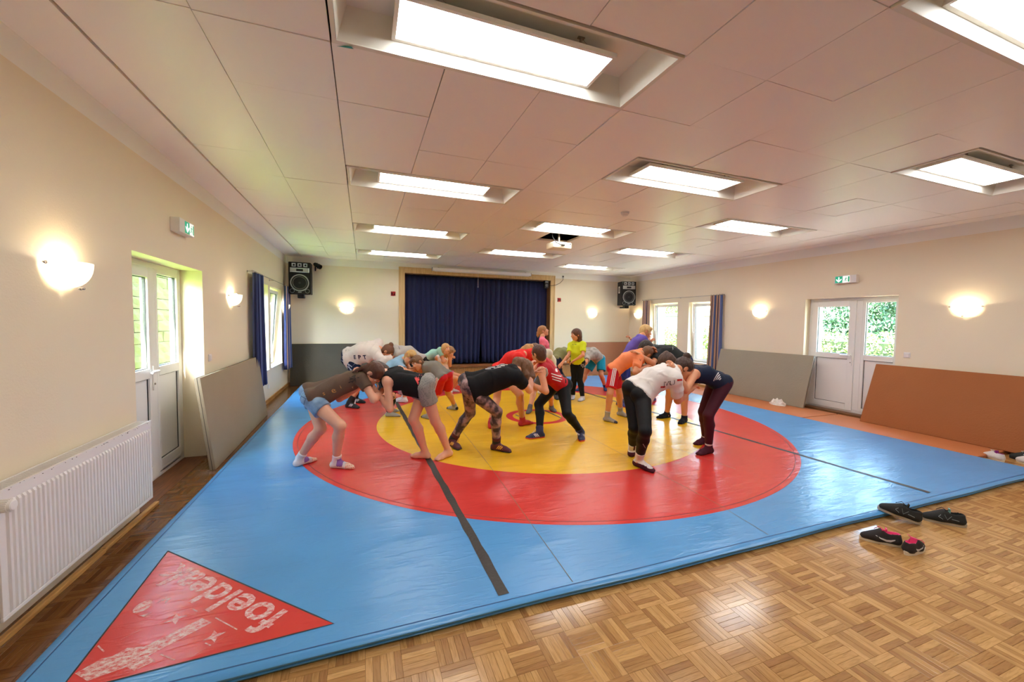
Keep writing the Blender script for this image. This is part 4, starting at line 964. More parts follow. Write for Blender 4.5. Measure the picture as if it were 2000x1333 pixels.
mb = MB(); mb.tube([(5.41, 10.40, 2.86), (5.40, 10.38, 2.78), (5.30, 10.37, 2.68), (5.17, 10.37, 2.62), (5.05, 10.39, 2.60), (4.92, 10.39, 2.61)], .006, 6); mb.bbox(5.395, 5.425, 10.385, 10.42, 2.855, 2.895, .004)
tag(mb.build('power_cable', BLACK), 'black power cable looping from the socket to the stage corner', 'cable')
gp = MB(); gp.add([(-.13, 2.36, CZ-.004), (-.045, 2.352, CZ-.004), (-.055, 2.325, CZ-.012), (-.09, 2.34, CZ-.006)], [(0, 1, 2, 3), (3, 2, 1, 0)]); tag(gp.build('paper_scrap', mat('teal_paper', (30, 150, 140), .6)), 'tiny teal paper scrap stuck to the nearest ceiling light frame', 'scrap')
# ================================================================== WINDOW CURTAINS
STR = [mat('curtain_navy', (34, 44, 92), .85), mat('curtain_blue', (92, 108, 160), .85), mat('curtain_peach', (222, 184, 150), .85)]
def curtain(x, y0, y1, z0, z1, s, seed, label, flare=0, pat=(0, 1, 2, 0, 1, 0, 2, 1)):
    t = thing('striped_curtain', label, 'curtain', (x, (y0+y1)/2, z1), 0, 'striped window curtains'); r = np.random.default_rng(seed)
    n = 84; nz = 12; u = np.linspace(0, 1, n); ys = (u-.5)*(y1-y0); ph = u*2*PI*6+seed; vs = []
    am = .035*(.7+.6*r.random(n).cumsum()/n)
    for k in range(nz):
        f = k/(nz-1); xx = s*(am*(.7+.5*f)*np.sin(ph)+.01*np.sin(ph*2.3)); yy = ys*(1+.12*f)+flare*f*f*(y1-y0)*.5*(u); vs += [(a, b, (z0-z1)*f) for a, b in zip(xx, yy)]
    fs = [(k*n+i, k*n+i+1, (k+1)*n+i+1, (k+1)*n+i) for k in range(nz-1) for i in range(n-1)]
    mb = MB(); mb.v = vs; mb.f = fs; mb.m = [pat[int(i/(n-1)*len(pat)*1.999) % len(pat)] for k in range(nz-1) for i in range(n-1)]
    o = mb.build('fabric', STR, t, True); md = o.modifiers.new('thick', 'SOLIDIFY'); md.thickness = .003
    for q in range(5):
        mb = MB(); a = (q/4-.5)*(y1-y0); mb.tube([(.013*math.cos(b), a, .012+.013*math.sin(b)) for b in np.linspace(0, 2*PI, 10)[:-1]], .0025, 5, closed=True); mb.build('curtain_ring', STEEL, t)
    return t
curtain(LX+.085, 7.12, 7.62, .44, 2.245, 1, 1, 'blue and peach striped curtain on the left wall behind the leaning mat', .25, (0, 1, 0, 1, 2, 0, 1, 1))
curtain(LX+.085, 9.70, 10.12, .45, 2.25, 1, 2, 'blue striped curtain on the left wall next to the far corner', .1, (0, 1, 2, 0, 1, 0, 0, 1))
curtain(RX-.085, 9.36, 9.66, .45, 2.21, -1, 3, 'striped curtain on the right wall next to the far corner', .1, (2, 2, 1, 0, 2, 2, 0, 2))
curtain(RX-.085, 6.92, 7.24, .45, 2.225, -1, 4, 'striped curtain on the right wall beside the light grey mat', .15, (1, 1, 0, 2, 0, 2, 2, 0))
for (x, y0, y1, z, lab) in ((LX+.085, 7.05, 10.18, 2.258, 'thin curtain rod above the left windows'), (RX-.085, 6.88, 9.70, 2.23, 'thin curtain rod above the right windows')):
    t = thing('curtain_rod', lab, 'rod', (x, (y0+y1)/2, z)); L2 = (y1-y0)/2
    mb = MB(); mb.tube([(0, -L2, 0), (0, L2, 0)], .006, 8); mb.build('bar', STEEL, t)
    for yy in (-L2, L2): mb = MB(); mb.sphere((0, yy, 0), .014, 10); mb.build('finial', STEEL, t)
    for yy in (-L2+.06, 0, L2-.06): mb = MB(); sx = -.085 if x < 0 else .085; mb.tube([(0, yy, 0), (sx, yy, 0)], .005, 6); mb.lathe([(.016, 0), (.016, .004), (.0005, .004)], 10, 0, Matrix.Translation((sx*.95, yy, 0)) @ Matrix.Rotation(PI/2, 4, 'Y')); mb.build('bracket', STEEL, t)
# ================================================================== SHOES LEFT ON THE FLOOR
def shoe(loc, heading, label, upper, lining, sole, lace, mark=None, pitch=0, roll=0, L_=.27, swoosh=False, tongue=None, group=None):
    """origin under the heel centre; toe towards local +x"""
    t = thing('trainer', label, 'shoe', loc, 0, group)
    t.matrix_world = Matrix.Translation(loc) @ Matrix.Rotation(heading, 4, 'Z') @ Matrix.Rotation(-pitch, 4, 'Y') @ Matrix.Rotation(roll, 4, 'X')
    s = L_/.27; I = np.eye(3)
    pr = [rcone((.036, 0, .045), (.034, 0, .078), .036, .027), rcone((.05, 0, .045), (.15, .004, .042), .038, .042), rcone((.15, .004, .038), (.222, .010, .030), .043, .030), rcone((.06, 0, .078), (.125, 0, .078), .028, .027), rcone((.12, .0, .078), (.20, .008, .042), .027, .024)]
    pr = [(p[0], p[1]*s, p[2]*s, p[3]*s, p[4]*s)+p[5:] for p in pr]
    hole = [ell(np.array((.070, 0, .112))*s, I, np.array((.054, .0245, .066))*s)]
    V, Q = sdf_mesh(pr, .0045, .02, 0, hole, [((0, 0, .018*s), (0, 0, -1))])
    me = np_mesh('upper', V, Q, [upper, lining])
    c = V[Q].mean(1); ins = (((c-np.array((.070, 0, .112))*s)/(np.array((.054, .0245, .066))*s*1.09))**2).sum(1) < 1
    me.polygons.foreach_set('material_index', ins.astype(np.int32)); me.update(); up = link('upper', me, t)
    out = []
    for k in range(40):
        a = 2*PI*k/40; x = .126+.130*math.cos(a); f = max(0, math.sin(a)**2)**.42; wd = (.0375+.0055*math.cos(a+.3)-.005*math.exp(-((x-.115)/.03)**2))*f
        out.append((x*s, (math.copysign(wd, math.sin(a))+.006*max(0, x-.12)/.13)*s))
    mb = MB(); mb.prism([(x*.985+.002, y*.97) for x, y in out], 0, .008); n = len(out)
    vs = [(x*.985+.002, y*.97, .008) for x, y in out]+[(x, y, .012) for x, y in out]+[(x, y, .026*s+.008*max(0, .4-x/L_)) for x, y in out]+[(x*.97+.004, y*.94, .030*s) for x, y in out]
    mb.add(vs, [(i*n+k, i*n+(k+1) % n, (i+1)*n+(k+1) % n, (i+1)*n+k) for i in range(3) for k in range(n)]+[tuple(range(3*n, 4*n))]); mb.build('sole', sole, t, math.radians(40))
    mb = MB()
    for q in range(5):
        x = (.115+.017*q)*s; z = (.101-.0085*q)*s; mb.tube([(x, -.020*s, z-.012*s), (x+.004, -.008*s, z), (x+.006, .008*s, z), (x+.004, .024*s, z-.012*s)], .0026, 5)
    mb.tube([(.112*s, 0, .104*s), (.10*s, .03*s, .125*s), (.12*s, .045*s, .12*s), (.125*s, .02*s, .104*s)], .0024, 5); mb.tube([(.112*s, 0, .104*s), (.13*s, -.035*s, .112*s), (.16*s, -.04*s, .085*s)], .0024, 5); mb.build('laces', lace, t)
    mb = MB(); mb.bbox(.092*s, .100*s, -.018*s, .018*s, .075*s, .122*s, .003); mb.build('tongue', tongue or lining, t)
    if mark:
        bv = BVHTree.FromPolygons([tuple(q) for q in V.tolist()], [tuple(q) for q in Q.tolist()])
        for sd in (-1, 1):
            mb = MB()
            segs = [[(.05, .058, .004), (.075, .043, .009), (.10, .040, .008), (.135, .052, .0045), (.165, .066, .0015)]] if swoosh else [[(.09, .075, .002), (.115, .045, .002), (.13, .08, .002)], [(.14, .045, .002), (.165, .06, .002), (.15, .075, .002)], [(.05, .05, .002), (.09, .055, .002)]]
            for sg in segs:
                pts = []
                for (x, z, w_) in sg:
                    for k in (1, -1):
                        h = bv.ray_cast(Vector((x*s, .2*sd, (z+w_*k)*s)), Vector((0, -sd, 0)))
                        if h[0]: pts.append(h[0]+Vector((0, sd*.0018, 0)))
                for k in range(0, len(pts)-3, 2): mb.add([pts[k], pts[k+1], pts[k+3], pts[k+2]], [(0, 1, 2, 3), (3, 2, 1, 0)])
            mb.build('side_mark', mark, t)
    return t
def ang(a, b): return math.atan2(b[1]-a[1], b[0]-a[0])
KN = mat('black_knit', (38, 32, 32), .8, bump=.3, bscale=300); PNK = mat('pink_lining', (232, 70, 130), .7); CRM = mat('cream_sole', (222, 212, 192), .6); PLC = mat('pink_lace', (226, 60, 110), .7); SIL = mat('silver_mark', (206, 206, 208), .35)
shoe((3.53, 1.60, 0), ang((3.53, 1.60), (3.36, 1.815)), 'black trainer with pink lining, toe against the mat edge', KN, PNK, CRM, PLC, SIL, .0, swoosh=True, group='black and pink trainers', L_=.245)
shoe((3.43, 1.535, 0), .02, 'black trainer with pink lining, turned away with loose laces', KN, PNK, CRM, PLC, SIL, 0, swoosh=True, group='black and pink trainers', L_=.235)
BK2 = mat('black_mesh', (26, 28, 26), .75, bump=.3, bscale=300); BLN = mat('black_lining', (18, 20, 20), .9); GSO = mat('grey_sole', (176, 168, 152), .6); BLC = mat('black_lace', (24, 24, 24), .8); TEAL = mat('teal_insole', (110, 168, 156), .7)
shoe((4.06, 1.74, .004), ang((4.06, 1.74), (3.90, 1.99)), 'black running shoe with its toe resting up on the mat edge', BK2, BLN, GSO, BLC, mat('grey_mark', (130, 138, 140), .5), math.radians(13), group='black running shoes', L_=.275, tongue=BLN)
shoe((4.36, 1.60, 0), ang((4.36, 1.60), (4.20, 1.82)), 'black running shoe with a pale teal tongue, heel towards the camera', BK2, BLN, GSO, BLC, mat('grey_mark', (130, 138, 140), .5), 0, group='black running shoes', L_=.27, tongue=TEAL)
WSH = mat('white_mesh', (216, 208, 206), .7, bump=.3, bscale=200); PUR = mat('purple_lining', (150, 40, 130), .7); WLC = mat('white_lace', (230, 226, 222), .7)
shoe((6.90, 2.27, 0), 1.0, 'white and purple trainer behind the mat, nearer the orange mat', WSH, PUR, CRM, WLC, None, 0, group='white and purple trainers', L_=.25)
shoe((7.00, 2.06, 0), .9, 'white and purple trainer at the right edge of the photo', WSH, PUR, CRM, WLC, None, 0, group='white and purple trainers', L_=.25)
shoe((7.16, 2.10, 0), 1.2, 'black lace up shoe between the white trainers and the brown mat', BK2, BLN, BLACK, WLC, None, 0, L_=.27)
# ================================================================== PEOPLE
ZM = MZ+.0012
N3 = lambda v: np.asarray(v, float)/max(np.linalg.norm(v), 1e-9)
_gR = N3((CR.x, CR.y, 0)); _gA = N3((CF.x, CF.y, 0)); _gU = np.array((0, 0, 1.))
def ray_(v): return v[0]*_gR+v[1]*_gA+v[2]*_gU          # (photo right, away, up) -> world
def cloth(name, col, rough=.85, bump=.12, bscale=160, var=.04, **k): return mat(name, col, rough, spec=.22, bump=bump, bscale=bscale, var=var, vscale=8, **k)
def hair_mat(col):
    nm = 'hair_%d_%d_%d' % col
    if nm in MATS: return MATS[nm]
    m = mat(nm, col, .5, var=.35, vscale=14, bump=.6, bscale=90, stretch=(1, 1, .25)); return m
def skin_mat(col):
    nm = 'skin_%d_%d_%d' % col
    if nm in MATS: return MATS[nm]
    m = mat(nm, col, .5, var=.05, vscale=9); p = m.node_tree.nodes['Principled BSDF']
    p.inputs['Subsurface Weight'].default_value = .12; p.inputs['Subsurface Radius'].default_value = (.03, .012, .006); p.inputs['Subsurface Scale'].default_value = .3
    return m
SCL = mat('eye_white', (236, 230, 224), .2); IRIS = mat('eye_iris', (62, 44, 34), .2); LIP = mat('lip', (190, 96, 88), .45)
def tube_np(path, radii, n=7):
    mb = MB(); mb.tube(path, radii, n); return mb.v, mb.f
class Person:
    def __init__(s, key, J, face, h, b, label, skin, hair, top, bottom, feet, look, up, vox=.011, palms=None, curl=32, hb=1.0, handdir=None):
        s.J = {k: np.array(v, float) for k, v in J.items()}
        nr, fr = ('R', 'L') if face > 0 else ('L', 'R')
        for j in ('hip', 'kne', 'ank', 'toe', 'sh', 'el', 'wr'):
            s.J[j+nr] = s.J[j+'N']; s.J[j+fr] = s.J[j+'F']
        s.nr, s.fr = nr, fr
        s.h = h; s.s = h/1.65; s.b = b; s.face = face; s.vox = vox
        base = (s.J['ankL']+s.J['ankR'])/2; base[2] = ZM
        s.base = base
        for k in s.J: s.J[k] = s.J[k]-base
        J = s.J
        s.u1 = N3(J['mid']-J['pel']); s.lat = N3(J['hipR']-J['hipL']); s.lat = N3(s.lat-s.u1*(s.lat @ s.u1)); s.f1 = np.cross(s.u1, s.lat)
        s.u2 = N3(J['c7']-J['mid']); s.latS = N3(J['shR']-J['shL']); s.latS = N3(s.latS-s.u2*(s.latS @ s.u2)); s.f2 = np.cross(s.u2, s.latS)
        s.fw = N3(ray_(look)); u = ray_(up); s.hu = N3(u-s.fw*(u @ s.fw)); s.hr = np.cross(s.fw, s.hu); s.hs = (.5+.5*s.s)*hb
        s.skin = skin_mat(skin)
        s.palms = palms or {}; s.curl = curl; s.handdir = handdir or {}
        s.bv = {}
        s.make_body(); s.body['label'] = label; s.body['category'] = 'person'
        s.make_face(); s.make_hair(*hair)
        s.make_top(**top); s.make_bottom(**bottom)
        for sd in ('N', 'F'): s.make_foot(sd, **(feet if 'both' not in feet else feet))
    # ---------- anatomy as rounded cones
    def torso(s, loose=1.0):
        J, k = s.J, s.s*s.b; P = []
        P.append(rcone(J['hipL']*.8+J['pel']*.2+s.u1*.02*k, J['hipR']*.8+J['pel']*.2+s.u1*.02*k, .086*k, .086*k))
        for sd, sg in (('L', -1), ('R', 1)):
            P.append(ell(J['hip'+sd]-s.lat*sg*.022*k-s.f1*.042*k-s.u1*.012*k, np.eye(3), np.full(3, .083*k)))
            P.append(rcone(J['pel']+s.lat*sg*.05*k+s.u1*.04*k, J['mid']+s.latS*sg*.048*k, .088*k*loose, .080*k*loose))
            P.append(rcone(J['mid']+s.latS*sg*.048*k, J['c7']-s.u2*.115*s.s+s.latS*sg*.068*k+s.f2*.016*k, .080*k*loose, .084*k))
            P.append(rcone(J['c7']*.55+J['sh'+sd]*.45, J['sh'+sd], .052*k, .050*k))
            P.append(rcone(J['c7']-s.u2*.115*s.s+s.latS*sg*.068*k+s.f2*.010*k, J['sh'+sd], .078*k, .050*k))
        P.append(rcone(J['c7']-s.u2*.02*s.s, J['c7']-s.u2*.14*s.s, .056*k, .08*k))
        return P
    def leg(s, sd, loose=1.0, c_th=None, c_sh=None, r=(.080, .054, .054, .034), bott=True):
        J, k = s.J, s.s*s.b; a, m, c = J['hip'+sd], J['kne'+sd], J['ank'+sd]
        kn = (.5+.5*s.b)*s.s
        fwd = N3(N3(m-a)-N3(c-m)) if np.linalg.norm(N3(m-a)-N3(c-m)) > .05 else s.f1
        P = [rcone(a, m, r[0]*k*loose, r[1]*kn*loose, None, c_th)]
        if c_th is None or c_th >= 1:
            cm = m+(c-m)*.30-fwd*.014*s.s
            P.append(rcone(m, cm, r[1]*kn*.95*loose, r[2]*kn*loose))
            P.append(rcone(cm, c, r[2]*kn*loose, r[3]*kn*loose, None, None if c_sh is None else (c_sh-.3)/.7))
        return P
    def arm(s, sd, loose=1.0, c_up=None, c_fo=None):
        J, k = s.J, (.45+.55*s.b)*s.s; a, m, c = J['sh'+sd], J['el'+sd], J['wr'+sd]
        P = [rcone(a, m, .047*k*loose, .036*k*loose, None, c_up)]
        if c_up is None or c_up >= 1:
            q = m+(c-m)*.28
            P += [rcone(m, q, .036*k*loose, .038*k*loose), rcone(q, c, .038*k*loose, .025*k*loose, None, c_fo)]
        return P
    def footp(s, sd, grow=0):
        J, k = s.J, s.s; a = J['ank'+sd]; t = J['toe'+sd]; d = t-a; d[2] = 0; L_ = max(np.linalg.norm(d), .13*k); d = d/np.linalg.norm(d); l = np.array((d[1], -d[0], 0)); z = np.array((0, 0, 1.))
        g = lambda x, y, zz: np.array((a[0], a[1], 0))+d*x+l*y+z*zz
        return [rcone(a, g(-.012*k, 0, .045*k), .035*k, .034*k), rcone(g(-.034*k, 0, .032*k), g(.02*k, 0, .04*k), .032*k, .036*k),
                rcone(g(.02*k, 0, .045*k), g(L_*.60, .008*k, .026*k), .036*k, .028*k), rcone(g(-.03*k, 0, .026*k), g(L_*.6, -.010*k, .022*k), .028*k, .026*k),
                rcone(g(L_*.6, .012*k, .022*k), g(L_*.97, .012*k, .014*k), .024*k, .015*k), rcone(g(L_*.6, -.014*k, .020*k), g(L_*.88, -.018*k, .013*k), .024*k, .014*k)], (g, L_, d, l)
    def headp(s, neck=True):
        c, R, F, U, q = s.J['head'], s.hr, s.fw, s.hu, s.hs; A = np.array((R, F, U)); o = lambda x, y, z: c+(R*x+F*y+U*z)*q
        P = [ell(o(0, -.012, .030), A, np.array((.075, .094, .085))*q), ell(o(0, .026, -.030), A, np.array((.061, .068, .086))*q), ell(o(0, .048, -.090), A, np.array((.036, .034, .028))*q),
             rcone(o(0, .088, .012), o(0, .104, -.026), .008*q, .013*q), rcone(o(-.014, .088, -.030), o(.014, .088, -.030), .009*q, .009*q), rcone(o(-.036, .070, .026), o(.036, .070, .026), .013*q, .013*q),
             ell(o(-.036, .060, -.030), A, np.array((.024, .022, .024))*q), ell(o(.036, .060, -.030), A, np.array((.024, .022, .024))*q),
             rcone(o(-.016, .082, -.060), o(.016, .082, -.060), .010*q, .010*q)]
        for sg in (-1, 1): P.append(ell(o(.075*sg, -.010, -.008), A, np.array((.009, .017, .028))*q))
        if neck: P.append(rcone(o(0, -.025, -.055), s.J['c7'], .050*s.s*(.6+.4*s.b), .052*s.s*(.6+.4*s.b)))
        return P, o, A
    def hand(s, sd):
        J, k = s.J, s.s; wr, el = J['wr'+sd], J['el'+sd]; key = 'N' if sd == s.nr else 'F'
        d = N3(ray_(s.handdir[key])) if key in s.handdir else N3(wr-el)
        n = ray_(s.palms.get(key, (s.face*.6, 0, -.8))); n = N3(n-d*(n @ d)); a = np.cross(d, n); th = 1 if sd == 'R' else -1
        P = []
        for y in (-.022, 0, .022): P.append(rcone(wr+a*y*.5*k, wr+d*.082*k+a*y*k, .020*k, .014*k, None, None, (n, .75)))
        V = []; F = []
        def addt(path, rad):
            v, f = tube_np([Vector(p) for p in path], rad, 7); b = len(V); V.extend(v); F.extend([tuple(i+b for i in q) for q in f])
        lens = (.070, .078, .073, .058)
        for i in range(4):
            y = (.030-.020*i)*k*th; p = wr+d*(.080-.004*abs(i-1))*k+a*y; ang_ = math.radians(8); path = [p-d*.02*k, p]; L_ = lens[i]*k
            sp = N3(d+a*(1.5-i)*.07*th)
            for q, fr in ((.46, .5), (.30, 1), (.24, .9)):
                ang_ += math.radians(s.curl*fr*(1+.12*i)); path.append(path[-1]+(sp*math.cos(ang_)+n*math.sin(ang_))*L_*q)
            r = (.0088-.0006*(i == 3))*k; addt(path, [r*1.02, r, r*.95, r*.88, r*.62])
        t0 = wr+d*.028*k+a*.024*k*th; t1 = t0+(d*.55+a*.62*th+n*.35)*.045*k; t2 = t1+(d*.85+a*.15*th+n*.5)*.032*k; t3 = t2+(d*.8+n*.6)*.022*k
        addt([t0-(d*.4)*.02*k, t0, t1, t2, t3], [.012*k, .0125*k, .0105*k, .0095*k, .006*k])
        return P, V, F
    # ---------- meshes
    def make_body(s):
        P = s.torso()
        for sd in 'LR': P += s.leg(sd)+s.arm(sd)
        P = P+[rcone(s.J['c7'], s.J['c7']+N3(s.J['head']-s.J['c7'])*.07*s.s, .052*s.s*(.6+.4*s.b), .049*s.s*(.6+.4*s.b))]
        hv = []
        for sd in 'LR':
            q, V, F = s.hand(sd); P += q; hv.append((V, F)); P += s.footp(sd)[0]
        V, Q = sdf_mesh(P, s.vox, .022*s.s, 0, (), [((0, 0, 0), (0, 0, -1))])
        HP, o, A = s.headp(); s.ho, s.hA = o, A
        subs = [ell(o(x, .098, .012), A, np.array((.017, .014, .012))*s.hs) for x in (-.031, .031)]
        V2, Q2 = sdf_mesh(HP, .0065 if s.vox < .0115 else .008, .010, 0, subs)
        Vs = [V, V2]; nF = [Q, Q2+len(V)]
        verts = np.concatenate(Vs); faces = np.concatenate(nF)
        extraV, extraF = [], []
        b = len(verts)
        for (v, f) in hv:
            extraF += [tuple(i+b+len(extraV) for i in q) for q in f]; extraV += [tuple(p) for p in v]
        me = bpy.data.meshes.new('person'); me.from_pydata(np.concatenate([verts, np.array(extraV)]).tolist(), [], faces.tolist()+extraF); me.materials.append(s.skin); me.shade_smooth()
        s.body = link('person', me, None, s.base.tolist())
    def part(s, name, V, Q, m, parent=None, keep=None):
        me = np_mesh(name, V, Q, m); o = link(name, me, parent or s.body)
        if keep: s.bv[keep] = (BVHTree.FromPolygons([tuple(p) for p in V.tolist()], [tuple(q) for q in np.asarray(Q).tolist()]), o)
        return o
    def mb(s, mb, name, m, parent=None, smooth=True): return mb.build(name, m, parent or s.body, smooth)
    def make_face(s):
        o = s.ho; q = s.hs
        for sg in (-1, 1):
            mb = MB(); mb.sphere(o(.031*sg, .0795, .012), .0108*q, 12); c = Vector(o(.031*sg, .0795, .012)); f = Vector(s.fw)
            mb.m = [1 if (sum((Vector(mb.v[i]) for i in fc), Vector())/len(fc)-c).normalized().dot(f) > .80 else 0 for fc in mb.f]; s.mb(mb, 'eye', [SCL, IRIS])
            mb = MB(); mb.tube([o(x*sg, y, z) for x, y, z in ((.014, .094, .030), (.030, .091, .036), (.046, .080, .031))], [.003*q, .0045*q, .002*q], 6); s.mb(mb, 'eyebrow', hair_mat(s.brow) if hasattr(s, 'brow') else hair_mat((92, 64, 44)))
        mb = MB(); mb.tube([o(x, y, z) for x, y, z in ((-.024, .080, -.060), (-.012, .0915, -.056), (0, .094, -.0575), (.012, .0915, -.056), (.024, .080, -.060))], [.002*q, .005*q, .0055*q, .005*q, .002*q], 7)
        s.mb(mb, 'lips', LIP)
    def make_hair(s, style, col, extra=()):
        o, A, q = s.ho, s.hA, s.hs; g = {'buzz': .003, 'short': .013, 'tied': .009, 'long': .013}[style]
        P = [ell(o(0, -.014, .032), A, (np.array((.075, .094, .085))+g)*q), ell(o(0, -.045, -.02), A, (np.array((.062, .055, .07))+g)*q)]
        subs = [ell(o(0, .105, -.035), A, np.array((.070, .078, .088 if style != 'buzz' else .092))*q), ell(o(0, .06, -.11), A, np.array((.09, .075, .07))*q), ell(o(.078, .002, -.012), A, np.array((.02, .026, .036))*q), ell(o(-.078, .002, -.012), A, np.array((.02, .026, .036))*q)]
        if style == 'long': subs = subs[:2]
        if style == 'short': P.append(rcone(o(-.04, .066, .070), o(.04, .066, .070), .030*q, .030*q))
        for e in extra:
            if e[0] == 'bun':
                c = o(*e[1]); P += [ell(c, A, np.array((.042, .042, .036))*q*e[2]), rcone(o(*(np.array(e[1])*.8)), c, .02*q, .02*q)]
            elif e[0] == 'tail':       # points: first in head space, the rest as (right, away, up) offsets from it
                pts = [o(*e[1])]
                for d in e[2]: pts.append(pts[-1]+ray_(d))
                rr = e[3]
                for i in range(len(pts)-1): P.append(rcone(pts[i], pts[i+1], rr[i]*q, rr[i+1]*q))
        V, Q = sdf_mesh(P, .0075 if s.vox < .0115 else .009, .014, 0, subs)
        # strand relief
        n_ = np.sin(V @ np.array((140, 90, 30)))*.5+np.sin(V @ np.array((-70, 150, 60))+1)*.5
        c = s.J['head']; V = V+(V-c)/np.maximum(np.linalg.norm(V-c, axis=1), .01)[:, None]*(n_*.002)[:, None]
        s.part('hair', V, Q, hair_mat(col))
    def wrinkle(s, V, Q, amp, hang=0, seed=1):
        me = np_mesh('tmp', V, Q, s.skin); nn = np.zeros(len(V)*3, np.float32); me.vertex_normals.foreach_get('vector', nn); nn = nn.reshape(-1, 3); bpy.data.meshes.remove(me)
        r = np.random.default_rng(seed); w_ = np.zeros(len(V))
        ax = [s.u2, s.u1, s.f1*.6+s.u1*.8]
        for k in range(5):
            d = r.normal(size=3)*.55+ax[k % 3]*r.choice((-1, 1)); d = d/np.linalg.norm(d)*r.uniform(26, 60)
            w_ += (1-2*np.abs(np.sin((V @ d+1.6*np.sin(V @ (r.normal(size=3)*7))+r.uniform(0, 6))/2))**.8)*np.clip(.5+.9*np.sin(V @ (r.normal(size=3)*9)+r.uniform(0, 6)), 0, 1.2)
        w_ = np.maximum(w_, -.8)
        V = V+nn*(amp*w_)[:, None]
        if hang:
            t = np.clip(1-((V-s.J['pel']) @ s.u1)/(np.linalg.norm(s.J['c7']-s.J['pel'])), 0, 1.1)
            V = V.copy(); V[:, 2] -= hang*np.clip(-nn[:, 2], 0, 1)*np.clip(t*1.6, .2, 1)
        return V
    def make_top(s, kind, m, sleeve=.55, off=.014, hem=.06, hang=.02, amp=.003, loose=1.04, name=None, seed=1, neck=None):
        J, k = s.J, s.s; P = s.torso(loose); subs = []
        if kind == 'tee':
            for sd in 'LR': P += s.arm(sd, 1.18, sleeve)
        elif kind == 'longsleeve':
            for sd in 'LR': P += s.arm(sd, 1.2, 1, .92)
        else:
            for sd, sg in (('L', -1), ('R', 1)): subs.append(ell(J['sh'+sd]+s.latS*sg*.035*k, np.eye(3), np.full(3, (.084 if kind == 'tank' else .074)*k*s.b)))
            subs.append(ell(J['c7']+s.f2*.09*k+s.u2*.02*k, np.eye(3), np.full(3, .085*k)))
            if kind == 'tank': subs.append(ell(J['c7']-s.f2*.05*k+s.u2*.04*k, np.eye(3), np.full(3, .07*k)))
        V, Q = sdf_mesh(P, s.vox, .022*k, off*(.5+.5*k), subs, [(J['pel']-s.u1*hem*k, -s.u1)]+([(J['c7']+s.u2*.03*k, s.u2)] if kind in ('tank', 'singlet') else []))
        V = s.wrinkle(V, Q, amp*k, hang*k, seed)
        s.top = s.part(name or {'tee': 'shirt', 'longsleeve': 'shirt', 'tank': 'tank_top', 'singlet': 'singlet'}[kind], V, Q, m, None, 'top')
    def make_bottom(s, kind, m, t=.5, off=None, waist=.09, flare=1.15, amp=None, name=None, seed=5):
        J, k = s.J, s.s; kb = k*s.b
        tight = kind in ('leggings', 'capri')
        off = off if off is not None else (.005 if tight else .010)
        P = [rcone(J['hipL']*.8+J['pel']*.2+s.u1*.02*kb, J['hipR']*.8+J['pel']*.2+s.u1*.02*kb, .086*kb, .086*kb)]
        for sd, sg in (('L', -1), ('R', 1)):
            P.append(ell(J['hip'+sd]-s.lat*sg*.022*kb-s.f1*.042*kb-s.u1*.012*kb, np.eye(3), np.full(3, .083*kb)))
            e = J['pel']+(J['mid']-J['pel'])*.8
            P.append(rcone(J['pel']+s.lat*sg*.05*kb+s.u1*.04*kb, e+s.lat*sg*.048*kb, .088*kb, .082*kb, None, max(.05, (waist-.04)/max(np.linalg.norm(e-J['pel'])-.04, .05))))
            if kind == 'shorts': P.append(rcone(J['hip'+sd], J['kne'+sd], .084*kb, .054*kb*flare+.012*flare, None, t))
            elif kind == 'leggings': P += s.leg(sd, 1.0, None, t)
            elif kind == 'trackpants': P += s.leg(sd, 1.16, None, t)
        V, Q = sdf_mesh(P, s.vox, .020*k, off, (), ())
        V = s.wrinkle(V, Q, (amp if amp is not None else (.0012 if tight else .003))*k, 0, seed)
        s.bot = s.part(name or {'shorts': 'shorts', 'leggings': 'leggings', 'trackpants': 'track_pants'}[kind], V, Q, m, None, 'bottom')
    def make_foot(s, key, kind='socks', m=None, high=.35, m2=None, sole=None, stripe=None, toe=None, lace=None):
        sd = s.nr if key == 'N' else s.fr; J, k = s.J, s.s; P, (g, L_, d, l) = s.footp(sd); gp = [((0, 0, 0), (0, 0, -1))]
        if kind == 'bare':
            mb = MB()
            for i in range(5):
                y = (.026-.0125*i)*k*(1 if (sd == 'L') else -1)*-1; x = L_*(.96-.035*i*i*.35); r = (.0115 if i == 0 else .008)*k
                mb.tube([g(x-.03*k, y, .014*k), g(x-.005*k, y, .013*k), g(x+.008*k, y, .010*k)], [r*1.05, r, r*.6], 7)
            s.mb(mb, 'toes', s.skin); return
        c = J['ank'+sd]; kn = J['kne'+sd]; r = (.5+.5*s.b)*k
        shaft = [rcone(c, c+(kn-c)*high, .036*r, (.036+.03*min(high, .5))*r, None, 1)]
        if kind == 'socks':
            V, Q = sdf_mesh(P+shaft, min(s.vox, .009), .014, .004, (), gp); so = s.part('sock', V, Q, m)
            if m2: s.band(so, P, shaft, m2, c, kn, high)
            if toe:
                V, Q = sdf_mesh(P[4:], .007, .010, .0055, (), gp+[(g(L_*.80, 0, 0), -d)]); s.part('sock_toe', V, Q, toe, so); V, Q = sdf_mesh(P[1:2], .007, .01, .0055, (), gp+[(g(-.03*k, 0, 0), d)]); s.part('sock_heel', V, Q, toe, so)
        else:
            V, Q = sdf_mesh(P+shaft, min(s.vox, .009), .014, .009, (), gp); so = s.part('shoe', V, Q, m)
            V, Q = sdf_mesh(P[1:], .008, .012, .0125, (), gp+[((0, 0, .020*k), (0, 0, 1))]); s.part('sole', V, Q, sole, so)
